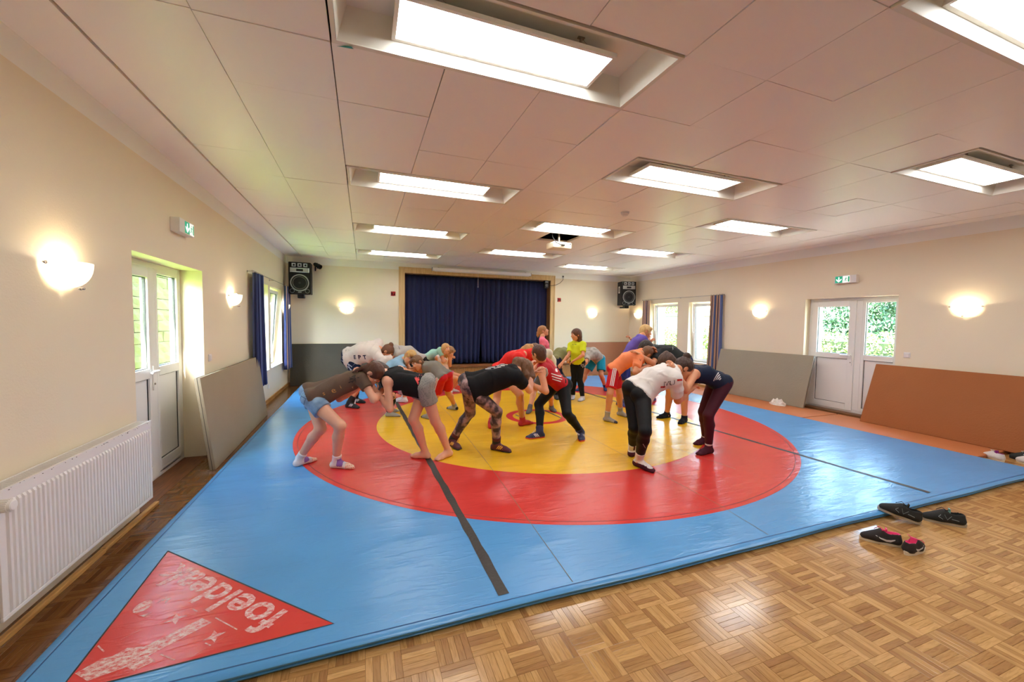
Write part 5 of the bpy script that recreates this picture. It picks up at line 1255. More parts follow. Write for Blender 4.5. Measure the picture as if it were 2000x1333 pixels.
            if lace:
                mb = MB()
                for q in range(5):
                    t = q/4; p0 = g(L_*(.20+.34*t), 0, (.095-.042*t)*k)
                    mb.tube([p0-l*.022*k-np.array((0, 0, .010*k)), p0+np.array((0, 0, .004*k)), p0+l*.022*k-np.array((0, 0, .010*k))], .003*k, 5)
                s.mb(mb, 'laces', lace, so)
            if stripe:
                bv = BVHTree.FromPolygons([tuple(p) for p in V.tolist()], [tuple(q) for q in Q.tolist()]) if False else None
                V2, Q2 = sdf_mesh(P+shaft, .009, .014, .009, (), gp); bv = BVHTree.FromPolygons([tuple(p) for p in V2.tolist()], [tuple(q) for q in Q2.tolist()])
                for sg in (-1, 1):
                    for q in range(3):
                        x0 = L_*(.16+.12*q); s.ribbon(bv, [g(x0+L_*.16*t+0, sg*.3, (.028+.040*t)*k) for t in np.linspace(0, 1, 5)], -l*sg, d*.0065*k, stripe, 'shoe_stripe', so)
        if m2 and kind == 'shoes':
            V, Q = sdf_mesh(shaft, .008, .01, .004, (), [(c+(kn-c)*high*.98, N3(kn-c))]); 
        s.foot_info = (g, L_, d, l)
    def band(s, so, P, shaft, m2, c, kn, high):
        u = N3(kn-c); V, Q = sdf_mesh(shaft, .008, .01, .0055, (), [(c+(kn-c)*high, u), (c+(kn-c)*high*.62, -u)]); s.part('sock_band', V, Q, m2, so)
    # ---------- prints
    def ribbon(s, bv, pts, dr, wv, m, name, parent, two=False):
        mb = MB(); L1 = []; dr = Vector(N3(dr))
        for p in pts:
            row = []
            for k in (-1, 1):
                o = Vector(np.asarray(p)+np.asarray(wv)*k); h = bv.ray_cast(o, dr, 1.0)
                if not h[0]: h = bv.find_nearest(o)
                row.append(h[0]-dr*.0022)
            L1.append(row)
        for a, b in zip(L1, L1[1:]): mb.add([a[0], a[1], b[1], b[0]], [(0, 1, 2, 3), (3, 2, 1, 0)])
        return mb.build(name, m, parent)
    def stamp(s, which, geo, c, x, y, m, name):
        """projects flat shapes (verts, faces) onto a garment along -(x cross y)"""
        bv, par = s.bv[which]; M = frame_M(c, x, y); z = Vector((M[0][2], M[1][2], M[2][2])); mb = MB(); ok = []
        for v in geo[0]:
            o = M @ Vector((v[0], v[1], 0)); h = bv.ray_cast(o+z*.35, -z, .9); ok.append(h[0]+z*.0025 if h[0] else None)
        fs = [f for f in geo[1] if all(ok[i] is not None for i in f)]
        if not fs: return None
        idx = {}; vs = []
        for f in fs:
            for i in f:
                if i not in idx: idx[i] = len(vs); vs.append(ok[i])
        f2 = [tuple(idx[i] for i in f) for f in fs]
        mb.add(vs, f2); return mb.build(name, m, par)
    def text(s, which, body, size, c, x, y, m, name='print', bold=0): return s.stamp(which, text_geo(body, size, bold), c, x, y, m, name)
    def bars(s, which, rects, c, x, y, m, name='print'):
        vs = []; fs = []
        for (x0, x1, y0, y1) in rects:
            k = max(1, int((x1-x0)/.015)); k2 = max(1, int((y1-y0)/.015))
            for i in range(k):
                for j in range(k2):
                    a, b_ = x0+(x1-x0)*i/k, x0+(x1-x0)*(i+1)/k; e, f = y0+(y1-y0)*j/k2, y0+(y1-y0)*(j+1)/k2; q = len(vs); vs += [(a, e), (b_, e), (b_, f), (a, f)]; fs.append((q, q+1, q+2, q+3))
        return s.stamp(which, (vs, fs), c, x, y, m, name)
    def side_stripes(s, key, m, n=3, t0=-.1, t1=.5, gap=.020, w_=.006, shift=.0, name='side_stripe'):
        sd = s.nr if key == 'N' else s.fr; sg = 1 if sd == 'R' else -1; a, b_ = s.J['hip'+sd], s.J['kne'+sd]; ax = N3(b_-a); out = N3(s.lat*sg-ax*((s.lat*sg) @ ax)); fr = np.cross(ax, out)
        bv, par = s.bv['bottom']
        for q in range(n):
            o = fr*((q-(n-1)/2)*gap+shift)
            s.ribbon(bv, [a+(b_-a)*t+out*.35+o for t in np.linspace(t0, t1, 9)], -out, fr*w_, m, name, par)
POSE = {'P1': [-0.498, 4.474, 0.755, -0.271, 4.493, 0.859, -0.034, 4.534, 0.963, 0.086, 4.388, 0.989, -0.479, 4.398, 0.723, -0.517, 4.551, 0.786, -0.221, 4.194, 0.504, -0.413, 4.38, 0.443, -0.265, 4.313, 0.127, -0.619, 4.504, 0.127, -0.101, 4.234, 0.067, -0.489, 4.611, 0.066, -0.023, 4.379, 0.938, -0.095, 4.701, 0.907, 0.092, 4.243, 0.734, -0.247, 4.595, 0.701, 0.188, 4.455, 0.794, -0.038, 4.6, 0.821],
 'P2': [0.609, 4.274, 0.859, 0.394, 4.35, 0.903, 0.209, 4.488, 0.951, 0.16, 4.674, 0.962, 0.592, 4.19, 0.849, 0.631, 4.354, 0.857, 0.709, 4.232, 0.478, 0.486, 4.29, 0.495, 0.861, 4.299, 0.124, 0.615, 4.319, 0.126, 0.712, 4.204, 0.068, 0.472, 4.407, 0.067, 0.225, 4.312, 0.901, 0.37, 4.595, 0.983, 0.249, 4.231, 0.634, 0.116, 4.647, 0.901, 0.121, 4.355, 0.785, -0.012, 4.477, 1.003],
 'P3': [1.111, 4.341, 0.814, 1.356, 4.286, 0.905, 1.591, 4.225, 0.994, 1.754, 4.333, 0.985, 1.11, 4.262, 0.779, 1.114, 4.421, 0.844, 1.415, 4.266, 0.518, 1.175, 4.547, 0.466, 1.438, 4.352, 0.126, 0.988, 4.656, 0.125, 1.562, 4.218, 0.068, 1.029, 4.482, 0.068, 1.581, 4.083, 0.929, 1.658, 4.408, 0.974, 1.777, 4.193, 0.762, 1.841, 4.481, 0.776, 1.828, 4.278, 0.986, 1.922, 4.329, 0.945],
 'P4': [2.458, 4.746, 0.707, 2.294, 4.669, 0.85, 2.162, 4.68, 1.042, 2.054, 4.57, 1.144, 2.471, 4.668, 0.681, 2.445, 4.822, 0.732, 2.388, 4.42, 0.401, 2.193, 4.848, 0.445, 2.64, 4.487, 0.122, 2.127, 4.654, 0.123, 2.56, 4.335, 0.068, 1.952, 4.654, 0.068, 2.081, 4.543, 0.922, 2.223, 4.804, 1.041, 2.084, 4.403, 0.697, 2.094, 4.858, 0.815, 2.003, 4.612, 0.75, 1.927, 4.709, 0.871],
 'P5': [2.738, 3.522, 0.795, 2.942, 3.511, 0.956, 3.177, 3.461, 1.044, 3.376, 3.519, 1.045, 2.757, 3.442, 0.759, 2.72, 3.604, 0.837, 2.579, 3.167, 0.487, 2.674, 3.448, 0.446, 2.681, 3.375, 0.13, 2.833, 3.688, 0.131, 2.715, 3.187, 0.068, 2.984, 3.8, 0.067, 3.074, 3.326, 0.97, 3.205, 3.655, 1.01, 3.195, 3.406, 0.714, 3.376, 3.556, 0.789, 3.425, 3.461, 0.815, 3.616, 3.619, 0.858],
 'P6': [3.922, 3.52, 0.867, 3.704, 3.513, 0.974, 3.492, 3.645, 1.003, 3.361, 3.771, 1.083, 3.894, 3.444, 0.846, 3.937, 3.607, 0.873, 3.662, 3.431, 0.515, 3.849, 3.683, 0.483, 3.744, 3.483, 0.127, 4.005, 3.786, 0.125, 3.562, 3.464, 0.067, 3.828, 3.769, 0.069, 3.467, 3.458, 0.985, 3.605, 3.762, 1.027, 3.256, 3.358, 0.832, 3.708, 3.866, 0.789, 3.129, 3.383, 1.042, 3.483, 3.823, 0.87],
 'P7': [0.306, 6.562, 0.621, 0.405, 6.653, 0.802, 0.578, 6.583, 0.915, 0.677, 6.447, 0.966, 0.293, 6.492, 0.655, 0.32, 6.627, 0.584, 0.266, 6.223, 0.412, 0.413, 6.351, 0.365, 0.364, 6.409, 0.119, 0.401, 6.614, 0.119, 0.521, 6.347, 0.067, 0.517, 6.724, 0.067, 0.511, 6.449, 0.835, 0.591, 6.728, 0.924, 0.625, 6.242, 0.753, 0.701, 6.585, 0.748, 0.768, 6.408, 0.77, 0.853, 6.44, 0.808],
 'P8': [1.16, 6.138, 0.669, 1.047, 6.273, 0.805, 0.915, 6.444, 0.846, 0.778, 6.333, 0.885, 1.097, 6.1, 0.646, 1.226, 6.176, 0.691, 1.064, 6.315, 0.35, 1.27, 6.365, 0.38, 0.918, 6.068, 0.121, 1.428, 6.57, 0.12, 0.839, 6.21, 0.067, 1.326, 6.697, 0.067, 0.906, 6.301, 0.816, 1.094, 6.543, 0.827, 0.934, 6.457, 0.617, 0.879, 6.627, 0.716, 0.756, 6.578, 0.669, 0.725, 6.785, 0.73],
 'P9': [-0.229, 7.538, 0.876, -0.045, 7.42, 1.019, 0.204, 7.359, 1.055, 0.385, 7.272, 0.996, -0.224, 7.469, 0.816, -0.232, 7.606, 0.936, -0.022, 7.267, 0.5, -0.095, 7.558, 0.535, -0.237, 7.27, 0.132, -0.154, 7.676, 0.13, -0.09, 7.147, 0.067, 0.007, 7.575, 0.068, 0.187, 7.2, 0.978, 0.238, 7.52, 1.128, 0.295, 6.952, 0.858, 0.345, 7.524, 0.852, 0.422, 7.175, 0.888, 0.526, 7.35, 0.908],
 'P10': [0.951, 7.405, 0.815, 0.778, 7.46, 0.97, 0.54, 7.439, 0.991, 0.463, 7.581, 0.888, 0.927, 7.324, 0.816, 0.975, 7.485, 0.814, 0.682, 7.371, 0.513, 0.734, 7.553, 0.512, 0.687, 7.426, 0.124, 0.685, 7.575, 0.124, 0.557, 7.542, 0.068, 0.521, 7.637, 0.068, 0.545, 7.278, 0.941, 0.528, 7.595, 1.028, 0.473, 7.494, 0.793, 0.514, 7.764, 0.815, 0.337, 7.685, 0.826, 0.356, 7.6, 0.88],
 'P11': [1.56, 8.259, 0.452, 1.542, 8.293, 0.657, 1.506, 8.189, 0.836, 1.573, 8.118, 0.972, 1.49, 8.234, 0.451, 1.629, 8.283, 0.455, 1.779, 8.069, 0.367, 1.948, 8.194, 0.367, 1.696, 8.286, 0.114, 1.733, 8.281, 0.114, 1.697, 8.131, 0.068, 1.878, 8.228, 0.068, 1.396, 8.179, 0.782, 1.677, 8.176, 0.84, 1.402, 8.285, 0.569, 1.687, 8.249, 0.613, 1.439, 8.163, 0.405, 1.644, 8.154, 0.791],
 'P12': [1.229, 8.545, 0.725, 1.388, 8.444, 0.845, 1.556, 8.297, 0.864, 1.657, 8.154, 0.905, 1.183, 8.481, 0.733, 1.275, 8.608, 0.717, 1.399, 8.352, 0.465, 1.527, 8.472, 0.486, 1.465, 8.455, 0.119, 1.524, 8.48, 0.119, 1.516, 8.298, 0.068, 1.678, 8.423, 0.068, 1.468, 8.199, 0.946, 1.656, 8.396, 0.804, 1.524, 8.125, 0.709, 1.659, 8.623, 0.687, 1.661, 8.29, 0.765, 1.743, 8.431, 0.761],
 'P13': [1.852, 5.482, 0.831, 2.015, 5.423, 1.018, 2.093, 5.189, 1.088, 2.225, 5.347, 1.1, 1.833, 5.391, 0.82, 1.874, 5.567, 0.829, 2.048, 5.173, 0.525, 1.837, 5.558, 0.405, 2.139, 5.283, 0.13, 1.665, 5.291, 0.13, 2.315, 5.34, 0.067, 1.743, 5.461, 0.068, 1.989, 5.092, 1.05, 2.279, 5.285, 1.104, 2.209, 5.129, 0.863, 2.319, 5.487, 0.895, 2.393, 5.285, 0.942, 2.394, 5.261, 0.979],
 'P14': [2.915, 6.068, 0.672, 2.91, 6.043, 0.903, 2.754, 5.972, 1.06, 2.589, 5.889, 1.079, 2.959, 6, 0.667, 2.869, 6.135, 0.675, 2.832, 5.809, 0.365, 2.756, 6.301, 0.352, 2.979, 6.061, 0.121, 2.58, 6.056, 0.122, 2.972, 5.891, 0.068, 2.479, 5.92, 0.068, 2.795, 5.826, 1.042, 2.701, 6.126, 1.084, 2.563, 5.8, 0.92, 2.794, 6.273, 0.886, 2.545, 6.024, 0.875, 2.611, 6.138, 0.914],
 'P15': [3.407, 7.427, 0.769, 3.484, 7.417, 0.989, 3.414, 7.448, 1.21, 3.482, 7.533, 1.363, 3.395, 7.346, 0.769, 3.418, 7.509, 0.768, 3.579, 7.248, 0.449, 3.622, 7.45, 0.451, 3.395, 7.321, 0.122, 3.453, 7.546, 0.122, 3.537, 7.417, 0.068, 3.608, 7.472, 0.068, 3.364, 7.295, 1.166, 3.495, 7.587, 1.168, 3.358, 7.269, 0.903, 3.53, 7.571, 0.904, 3.442, 7.343, 0.701, 3.539, 7.452, 0.707],
 'P16': [3.853, 6.737, 0.791, 3.795, 6.669, 0.981, 3.812, 6.697, 1.187, 3.741, 6.625, 1.32, 3.906, 6.686, 0.791, 3.8, 6.788, 0.791, 3.895, 6.731, 0.452, 3.845, 6.833, 0.453, 3.943, 6.678, 0.115, 3.854, 6.896, 0.115, 3.818, 6.588, 0.068, 3.764, 6.772, 0.068, 3.857, 6.56, 1.136, 3.745, 6.816, 1.11, 3.791, 6.433, 0.946, 3.635, 6.702, 0.929, 3.676, 6.565, 0.834, 3.484, 6.674, 0.786],
 'P17': [3.499, 7.028, 0.791, 3.661, 7.089, 0.938, 3.882, 7.139, 0.949, 4.024, 7.2, 0.853, 3.52, 6.951, 0.8, 3.479, 7.104, 0.782, 3.512, 6.833, 0.446, 3.639, 6.973, 0.473, 3.531, 7.012, 0.12, 3.534, 7.03, 0.12, 3.495, 6.849, 0.068, 3.69, 6.971, 0.068, 3.897, 6.957, 0.915, 3.835, 7.257, 0.974, 3.704, 6.835, 0.793, 3.882, 7.087, 0.785, 3.92, 6.886, 0.756, 3.925, 6.867, 0.789],
 'P18': [4.904, 7.668, 0.736, 4.761, 7.611, 0.9, 4.539, 7.581, 0.898, 4.517, 7.707, 0.771, 4.939, 7.597, 0.743, 4.869, 7.738, 0.729, 4.852, 7.455, 0.416, 4.665, 7.761, 0.424, 5.038, 7.568, 0.12, 4.473, 7.689, 0.119, 4.959, 7.423, 0.068, 4.333, 7.601, 0.068, 4.516, 7.472, 0.819, 4.5, 7.757, 0.933, 4.376, 7.293, 0.705, 4.616, 7.754, 0.705, 4.367, 7.508, 0.76, 4.408, 7.679, 0.723],
 'P19': [3.625, 5.213, 0.827, 3.767, 5.134, 0.988, 3.876, 4.967, 1.091, 4.054, 4.991, 1.094, 3.582, 5.144, 0.824, 3.671, 5.277, 0.813, 3.451, 5.053, 0.484, 3.757, 5.246, 0.448, 3.461, 5.125, 0.121, 3.882, 5.378, 0.121, 3.531, 4.969, 0.067, 3.936, 5.221, 0.068, 3.807, 4.863, 1.033, 4.023, 5.079, 1.095, 3.669, 4.767, 0.838, 4.061, 5.144, 0.847, 3.882, 4.796, 0.905, 4.279, 5.176, 0.889],
 'P20': [4.603, 4.822, 0.941, 4.556, 5.026, 1.086, 4.343, 5.151, 1.109, 4.151, 5.12, 1.157, 4.545, 4.765, 0.968, 4.656, 4.88, 0.891, 4.546, 4.709, 0.548, 4.457, 4.929, 0.522, 4.567, 4.723, 0.13, 4.522, 5.044, 0.128, 4.4, 4.639, 0.067, 4.335, 5.038, 0.068, 4.232, 4.987, 1.038, 4.415, 5.269, 1.13, 4.02, 4.81, 0.949, 4.326, 5.089, 0.922, 3.812, 4.855, 1.085, 4.198, 4.978, 1.108],
 'P21': [4.346, 5.927, 0.885, 4.447, 5.877, 1.111, 4.571, 5.807, 1.313, 4.73, 5.874, 1.402, 4.295, 5.86, 0.893, 4.396, 5.995, 0.878, 4.316, 5.956, 0.509, 4.496, 6.097, 0.507, 4.34, 6.052, 0.124, 4.392, 6.085, 0.125, 4.348, 5.875, 0.068, 4.553, 6.011, 0.068, 4.514, 5.655, 1.268, 4.661, 5.953, 1.287, 4.728, 5.748, 1.122, 4.865, 5.98, 1.103, 4.837, 5.916, 1.253, 4.781, 5.792, 1.225],
 'P22': [5.221, 6.237, 0.784, 5.079, 6.261, 0.955, 4.885, 6.196, 1.048, 4.751, 6.119, 1.139, 5.219, 6.158, 0.793, 5.222, 6.315, 0.774, 5.097, 6.099, 0.452, 5.04, 6.276, 0.457, 5.218, 6.198, 0.119, 5.181, 6.25, 0.119, 5.067, 6.133, 0.068, 5.025, 6.304, 0.068, 4.945, 6.06, 1.075, 4.828, 6.339, 1.02, 4.775, 6.039, 0.886, 4.983, 6.496, 1.147, 4.832, 6.245, 0.947, 4.81, 6.415, 1.259]}
JN = ['pel', 'mid', 'c7', 'head', 'hipN', 'hipF', 'kneN', 'kneF', 'ankN', 'ankF', 'toeN', 'toeF', 'shN', 'shF', 'elN', 'elF', 'wrN', 'wrF']
def pose(k): v = POSE[k]; return {n: v[3*i:3*i+3] for i, n in enumerate(JN)}
SK1, SK2, SK3 = (226, 168, 138), (216, 150, 112), (206, 142, 104)
BLK = cloth('black_cotton', (24, 24, 26)); BLKT = cloth('black_leggings', (17, 18, 20), .6, .15); WHT = cloth('white_cotton', (226, 220, 214)); WPR = mat('white_print', (228, 226, 222), .7); NVY = cloth('navy_cotton', (26, 32, 58))
def tint2(name, a, b, scale, lo, hi, rough=.8, bump=.3):
    """two-colour blotched fabric print"""
    m = mat(name, a, rough); n, L, p = nodes_of(m); tc = n.new('ShaderNodeTexCoord'); t = n.new('ShaderNodeTexNoise'); t.inputs['Scale'].default_value = scale; t.inputs['Detail'].default_value = 4; L.new(tc.outputs['Object'], t.inputs['Vector'])
    r = n.new('ShaderNodeValToRGB'); r.color_ramp.elements[0].position = lo; r.color_ramp.elements[1].position = hi; r.color_ramp.elements[0].color = srgb(*a)+(1,); r.color_ramp.elements[1].color = srgb(*b)+(1,)
    L.new(t.outputs['Fac'], r.inputs[0]); L.new(r.outputs[0], p.inputs['Base Color']); return m
def dots(name, a, b, scale):
    m = mat(name, a, .85); n, L, p = nodes_of(m); tc = n.new('ShaderNodeTexCoord'); v = n.new('ShaderNodeTexVoronoi'); v.inputs['Scale'].default_value = scale; v.inputs['Randomness'].default_value = .3; L.new(tc.outputs['Object'], v.inputs['Vector'])
    r = n.new('ShaderNodeValToRGB'); r.color_ramp.elements[0].position = .28; r.color_ramp.elements[1].position = .36; r.color_ramp.elements[0].color = srgb(*b)+(1,); r.color_ramp.elements[1].color = srgb(*a)+(1,)
    L.new(v.outputs['Distance'], r.inputs[0]); L.new(r.outputs[0], p.inputs['Base Color']); return m
def sock(n_, c): return cloth('sock_'+n_, c, .9, .4, 120)
GREYS = sock('grey', (156, 152, 144)); BLKS = sock('black', (24, 24, 28)); WHS = sock('white', (224, 218, 214)); MAR = sock('maroon', (74, 30, 44)); PURS = sock('purple', (142, 104, 172)); NVS = sock('navy', (40, 60, 110))
TEE = lambda m, **k: dict(dict(kind='tee', m=m), **k)
# ---- front row
p1 = Person('P1', pose('P1'), 1, 1.62, 1.0, 'girl in a brown shirt and denim shorts bent over on the red ring', SK1, ('tied', (84, 46, 28), [('tail', (0, -.09, .03), ((-.03, -.02, -.015), (-.055, -.03, -.02), (-.06, -.02, -.025), (-.045, -.01, -.02)), (.020, .020, .022, .018, .006))]),
            TEE(cloth('brown_cotton', (104, 84, 70)), sleeve=.42, hem=.035, hang=.03, off=.013, seed=3), dict(kind='shorts', m=tint2('denim', (96, 124, 156), (150, 178, 204), 9, .35, .65), t=.36, flare=1.35, off=.008, waist=.11), dict(kind='socks', m=WHS, high=.16), (.30, -.05, -.95), (.92, 0, .3), .010, palms={'N': (.2, .6, -.5), 'F': (.5, 0, -.8)})
for key in 'NF':
    sd = p1.nr if key == 'N' else p1.fr; P, (g, L_, d, l) = p1.footp(sd); V, Q = sdf_mesh(P+[rcone(p1.J['ank'+sd], p1.J['ank'+sd]+N3(p1.J['kne'+sd]-p1.J['ank'+sd])*.06, .036, .037, None, 1)], .009, .014, .0055, (), [((0, 0, 0), (0, 0, -1)), (g(.015, 0, 0), -d), (g(.085, 0, 0), d), ((0, 0, .024), (0, 0, -1))]); p1.part('sock_patch', V, Q, PURS)
    V, Q = sdf_mesh(P[2:], .009, .012, .005, (), [((0, 0, 0), (0, 0, -1)), (g(.10, 0, 0), -d)]); p1.part('sock_front', V, Q, dots('floral_sock', (236, 206, 180), (214, 110, 90), 60))
GOLD = mat('gold_print', (206, 152, 84), .6)
c = p1.J['mid']*.55+p1.J['c7']*.45
for (dx, dz, t_, sz) in ((-.06, -.075, 'e', .085), (-.14, -.10, 's', .06), (0.0, -.045, 'i', .05), (.10, -.055, 'r', .045)):
    p1.text('top', t_, sz, c+ray_((dx, 0, dz)), ray_((1, 0, .35)), ray_((-.35, 0, 1)), GOLD)
rr = np.random.default_rng(3); PLANT = mat('dark_plant_print', (58, 50, 44), .8)
geo = ([], [])
for k in range(16):
    a = rr.uniform(0, 2*PI); q = len(geo[0]); x, y = .10+.035*math.cos(a)*rr.uniform(.2, 1.6), .005+.03*math.sin(a)*rr.uniform(.2, 1.4); e = rr.uniform(.012, .022); th = rr.uniform(0, PI); geo[0].extend([(x+e*math.cos(th), y+e*math.sin(th)), (x-e*.4*math.sin(th), y+e*.4*math.cos(th)), (x-e*math.cos(th), y-e*math.sin(th)), (x+e*.4*math.sin(th), y-e*.4*math.cos(th))]); geo[1].append((q, q+1, q+2, q+3))
p1.stamp('top', geo, c+ray_((.02, 0, 0)), ray_((1, 0, .3)), ray_((-.3, 0, 1)), PLANT, 'print')
bz = Vector(p1.J['hipN']+ray_((-.02, 0, .01))); 
p1.bars('bottom', [(-.045, .02, .028, .036), (-.045, -.038, -.03, .036), (.013, .02, -.03, .036), (-.045, .02, -.037, -.03)], bz+Vector(ray_((-.03, 0, .01))), ray_((.92, 0, -.38)), ray_((.38, 0, .92)), mat('denim_seam', (84, 108, 138), .8), 'pocket')
p2 = Person('P2', pose('P2'), -1, 1.60, 1.0, 'barefoot girl in a black tank top and speckled grey shorts gripping the girl in brown', SK1, ('tied', (62, 40, 30), [('bun', (0, -.06, .105), .9)]),
            dict(kind='tank', m=BLK, hem=-.035, hang=.045, off=.013, seed=4), dict(kind='shorts', m=dots('speckled_grey', (150, 148, 142), (96, 98, 100), 75), t=.46, flare=1.25, off=.009, waist=.085), dict(kind='bare'), (-.35, -.1, -.9), (-.9, 0, .4), .010, palms={'N': (-.5, .6, .3), 'F': (-.3, -.3, -.8)})
c = p2.J['pel']*.45+p2.J['mid']*.55
p2.bars('top', [(-.20, -.14, -.145, -.055)], c, ray_((1, 0, .1)), ray_((-.1, 0, 1)), mat('pink_panel', (214, 76, 110), .7), 'panel'); p2.bars('top', [(-.14, -.10, -.145, -.055)], c, ray_((1, 0, .1)), ray_((-.1, 0, 1)), mat('pale_panel', (196, 180, 190), .7), 'panel')
p2.bars('top', [(.07, .14, -.10, .03)], c, ray_((.8, 0, .6)), ray_((-.6, 0, .8)), mat('coral_panel', (236, 84, 84), .7), 'panel')
CAMO = tint2('cloudy_print', (58, 48, 54), (176, 140, 138), 13, .42, .62, .6)
p3 = Person('P3', pose('P3'), 1, 1.64, 1.1, 'girl in a black t-shirt and mauve cloud print leggings seen from behind', SK1, ('long', (112, 76, 48), [('tail', (.055, -.01, .02), ((.02, -.02, -.06), (.015, 0, -.06), (.01, 0, -.04)), (.045, .045, .035, .012)), ('tail', (.03, .05, .07), ((.02, -.02, -.06), (.005, 0, -.06)), (.04, .04, .015)), ('tail', (-.05, -.07, .01), ((.0, -.05, -.05), (.015, -.02, -.07), (.02, 0, -.06)), (.055, .06, .05, .02)), ('tail', (0, -.09, .03), ((-.05, -.04, -.0), (-.02, -.03, -.05), (.02, 0, -.06)), (.055, .06, .05, .02))]),
            TEE(BLK, sleeve=.45, hem=.0, hang=.05, off=.018, seed=6), dict(kind='leggings', m=CAMO, t=.93), dict(kind='shoes', m=mat('dark_red_wrestling_shoe', (84, 24, 34), .6, bump=.2), high=.20, sole=mat('black_sole', (26, 24, 24), .6), stripe=mat('yellow_stripe', (232, 168, 50), .5), lace=mat('pale_lace', (206, 200, 190), .7)), (.50, .1, -.86), (.84, -.15, .5), .010, palms={'N': (.8, .2, -.2)})
for key in 'NF':
    sd = p3.nr if key == 'N' else p3.fr; c = p3.J['ank'+sd]; u = N3(p3.J['kne'+sd]-c); V, Q = sdf_mesh([rcone(c, c+u*.075, .043, .045, None, 1)], .009, .01, .006); p3.part('ankle_collar', V, Q, mat('black_collar', (28, 26, 28), .8))
c = p3.J['mid']*.8+p3.J['c7']*.2+ray_((.0, 0, .08)); X = ray_((1, -.05, -.18)); Y = ray_((.15, .75, .65))
p3.bars('top', [(-.055, -.0, .085, .097), (.01, .075, .085, .097), (-.10, -.03, .05, .064), (-.015, .02, .05, .064), (.035, .115, .05, .064), (-.11, -.02, .015, .030), (.0, .085, .015, .030), (-.125, -.06, -.02, -.006), (-.03, .05, -.02, -.006)], c, X, Y, WPR, 'back_print')
SING = cloth('red_singlet', (186, 24, 36), .6, .15)
p4 = Person('P4', pose('P4'), -1, 1.56, 1.16, 'girl in a red singlet over black leggings and navy wrestling shoes', SK2, ('tied', (82, 48, 34), [('bun', (0, -.085, -.01), .75)]),
            dict(kind='singlet', m=SING, hem=-.055, hang=0, off=.0075, amp=.0015, loose=1.0), dict(kind='leggings', m=BLKT, t=.86, waist=.10), dict(kind='shoes', m=mat('navy_wrestling_shoe', (34, 36, 72), .6, bump=.2), high=.17, sole=mat('orange_sole', (206, 64, 50), .6), lace=mat('navy_lace', (30, 32, 60), .7), stripe=mat('pale_side_mark', (206, 196, 200), .5)), (-.65, .7, -.1), (-.2, .1, .97), .010, palms={'N': (-.8, .3, .1)}, curl=26)
for key in 'NF':
    sd = p4.nr if key == 'N' else p4.fr; c = p4.J['ank'+sd]; u = N3(p4.J['kne'+sd]-c)
    for q, (a, b_, mm) in enumerate(((.06, .085, mat('sock_blue', (70, 84, 140), .9)), (.085, .10, WHS), (.10, .112, mat('sock_red', (190, 50, 60), .9)), (.112, .135, WHS))): V, Q = sdf_mesh([rcone(c+u*a, c+u*b_, .039, .040, 0, 1)], .007, .005, .002); p4.part('striped_sock', V, Q, mm)
sgn = -1 if p4.nr == 'L' else 1
c = p4.J['mid']+ray_((.055, 0, -.02))
p4.bars('top', [(-.10+.02*q, .085-.01*q, .03-.030*q, .042-.030*q) for q in range(3)], c, ray_((1, 0, -.36)), ray_((.36, 0, 1)), WPR, 'side_stripe')
p4.bars('top', [(-.02, .025, -.02, .03)], c+ray_((.0, 0, .10)), ray_((1, 0, -.5)), ray_((.5, 0, 1)), WPR, 'back_print')
for sd, sg in ((p4.nr, sgn),):
    c = p4.J['sh'+sd]+p4.latS*sg*.035; mb = MB(); pts = []
    for a in np.linspace(PI*.95, PI*2.0, 12):
        o = c+(p4.u2*math.sin(a)*.083+p4.f2*math.cos(a)*.083)*p4.s*p4.b; h = p4.bv['top'][0].find_nearest(Vector(o-p4.latS*sg*.03)); pts.append(h[0])
    mb.tube(pts, .010, 7); p4.mb(mb, 'top_edge', mat('grey_sport_top', (176, 182, 176), .85))
p5 = Person('P5', pose('P5'), 1, 1.74, 1.0, 'young woman in a white shirt and black leggings, hair in a bun', SK2, ('tied', (64, 42, 32), [('bun', (0, -.045, .135), 1.0)]),
            TEE(WHT, sleeve=.62, hem=-.02, hang=.045, off=.017, amp=.004, seed=8), dict(kind='leggings', m=BLKT, t=.86, waist=.09), dict(kind='socks', m=WHS, high=.26), (.86, -.1, -.50), (.45, .02, .88), .010, palms={'N': (.7, .4, -.3)})
for key in 'NF':
    sd = p5.nr if key == 'N' else p5.fr; P, (g, L_, d, l) = p5.footp(sd); V, Q = sdf_mesh(P, .009, .014, .0058, [rcone(g(.03, 0, .065), g(L_*.78, 0, .055), .036, .030)], [((0, 0, 0), (0, 0, -1)), ((0, 0, .058), (0, 0, 1))]); p5.part('sock_foot', V, Q, MAR)
    if key == 'F': c = p5.J['ank'+sd]; u = N3(p5.J['kne'+sd]-c); p5.ribbon(BVHTree.FromPolygons(*[(lambda V, Q: (V.tolist(), Q.tolist()))(*sdf_mesh([rcone(c, c+u*.12, .040, .046, None, 1)], .009, .01, .006))][0]), [c+u*t+ray_((0, -.2, 0)) for t in np.linspace(.0, .11, 4)], ray_((0, 1, 0)), ray_((.010, 0, 0)), MAR, 'sock_stripe', p5.body)
c = p5.J['mid']*.8+p5.J['c7']*.2
p5.text('top', 'JVU', .065, c+ray_((.07, 0, -.105)), ray_((1, 0, .12)), ray_((-.12, .3, 1)), mat('dark_print', (44, 34, 40), .7)); p5.bars('top', [(-.085, -.03, -.035, -.018), (.07, .13, .01, .03)], c+ray_((.07, 0, -.105)), ray_((1, 0, .12)), ray_((-.12, .3, 1)), mat('red_print', (190, 40, 34), .7))
p5.bars('bottom', [(-.035, .035, -.003, .003)], p5.J['kneN']*.55+p5.J['ankN']*.45, ray_((.6, 0, -.8)), ray_((.8, 0, .6)), mat('grey_mark2', (150, 150, 152), .6), 'logo')
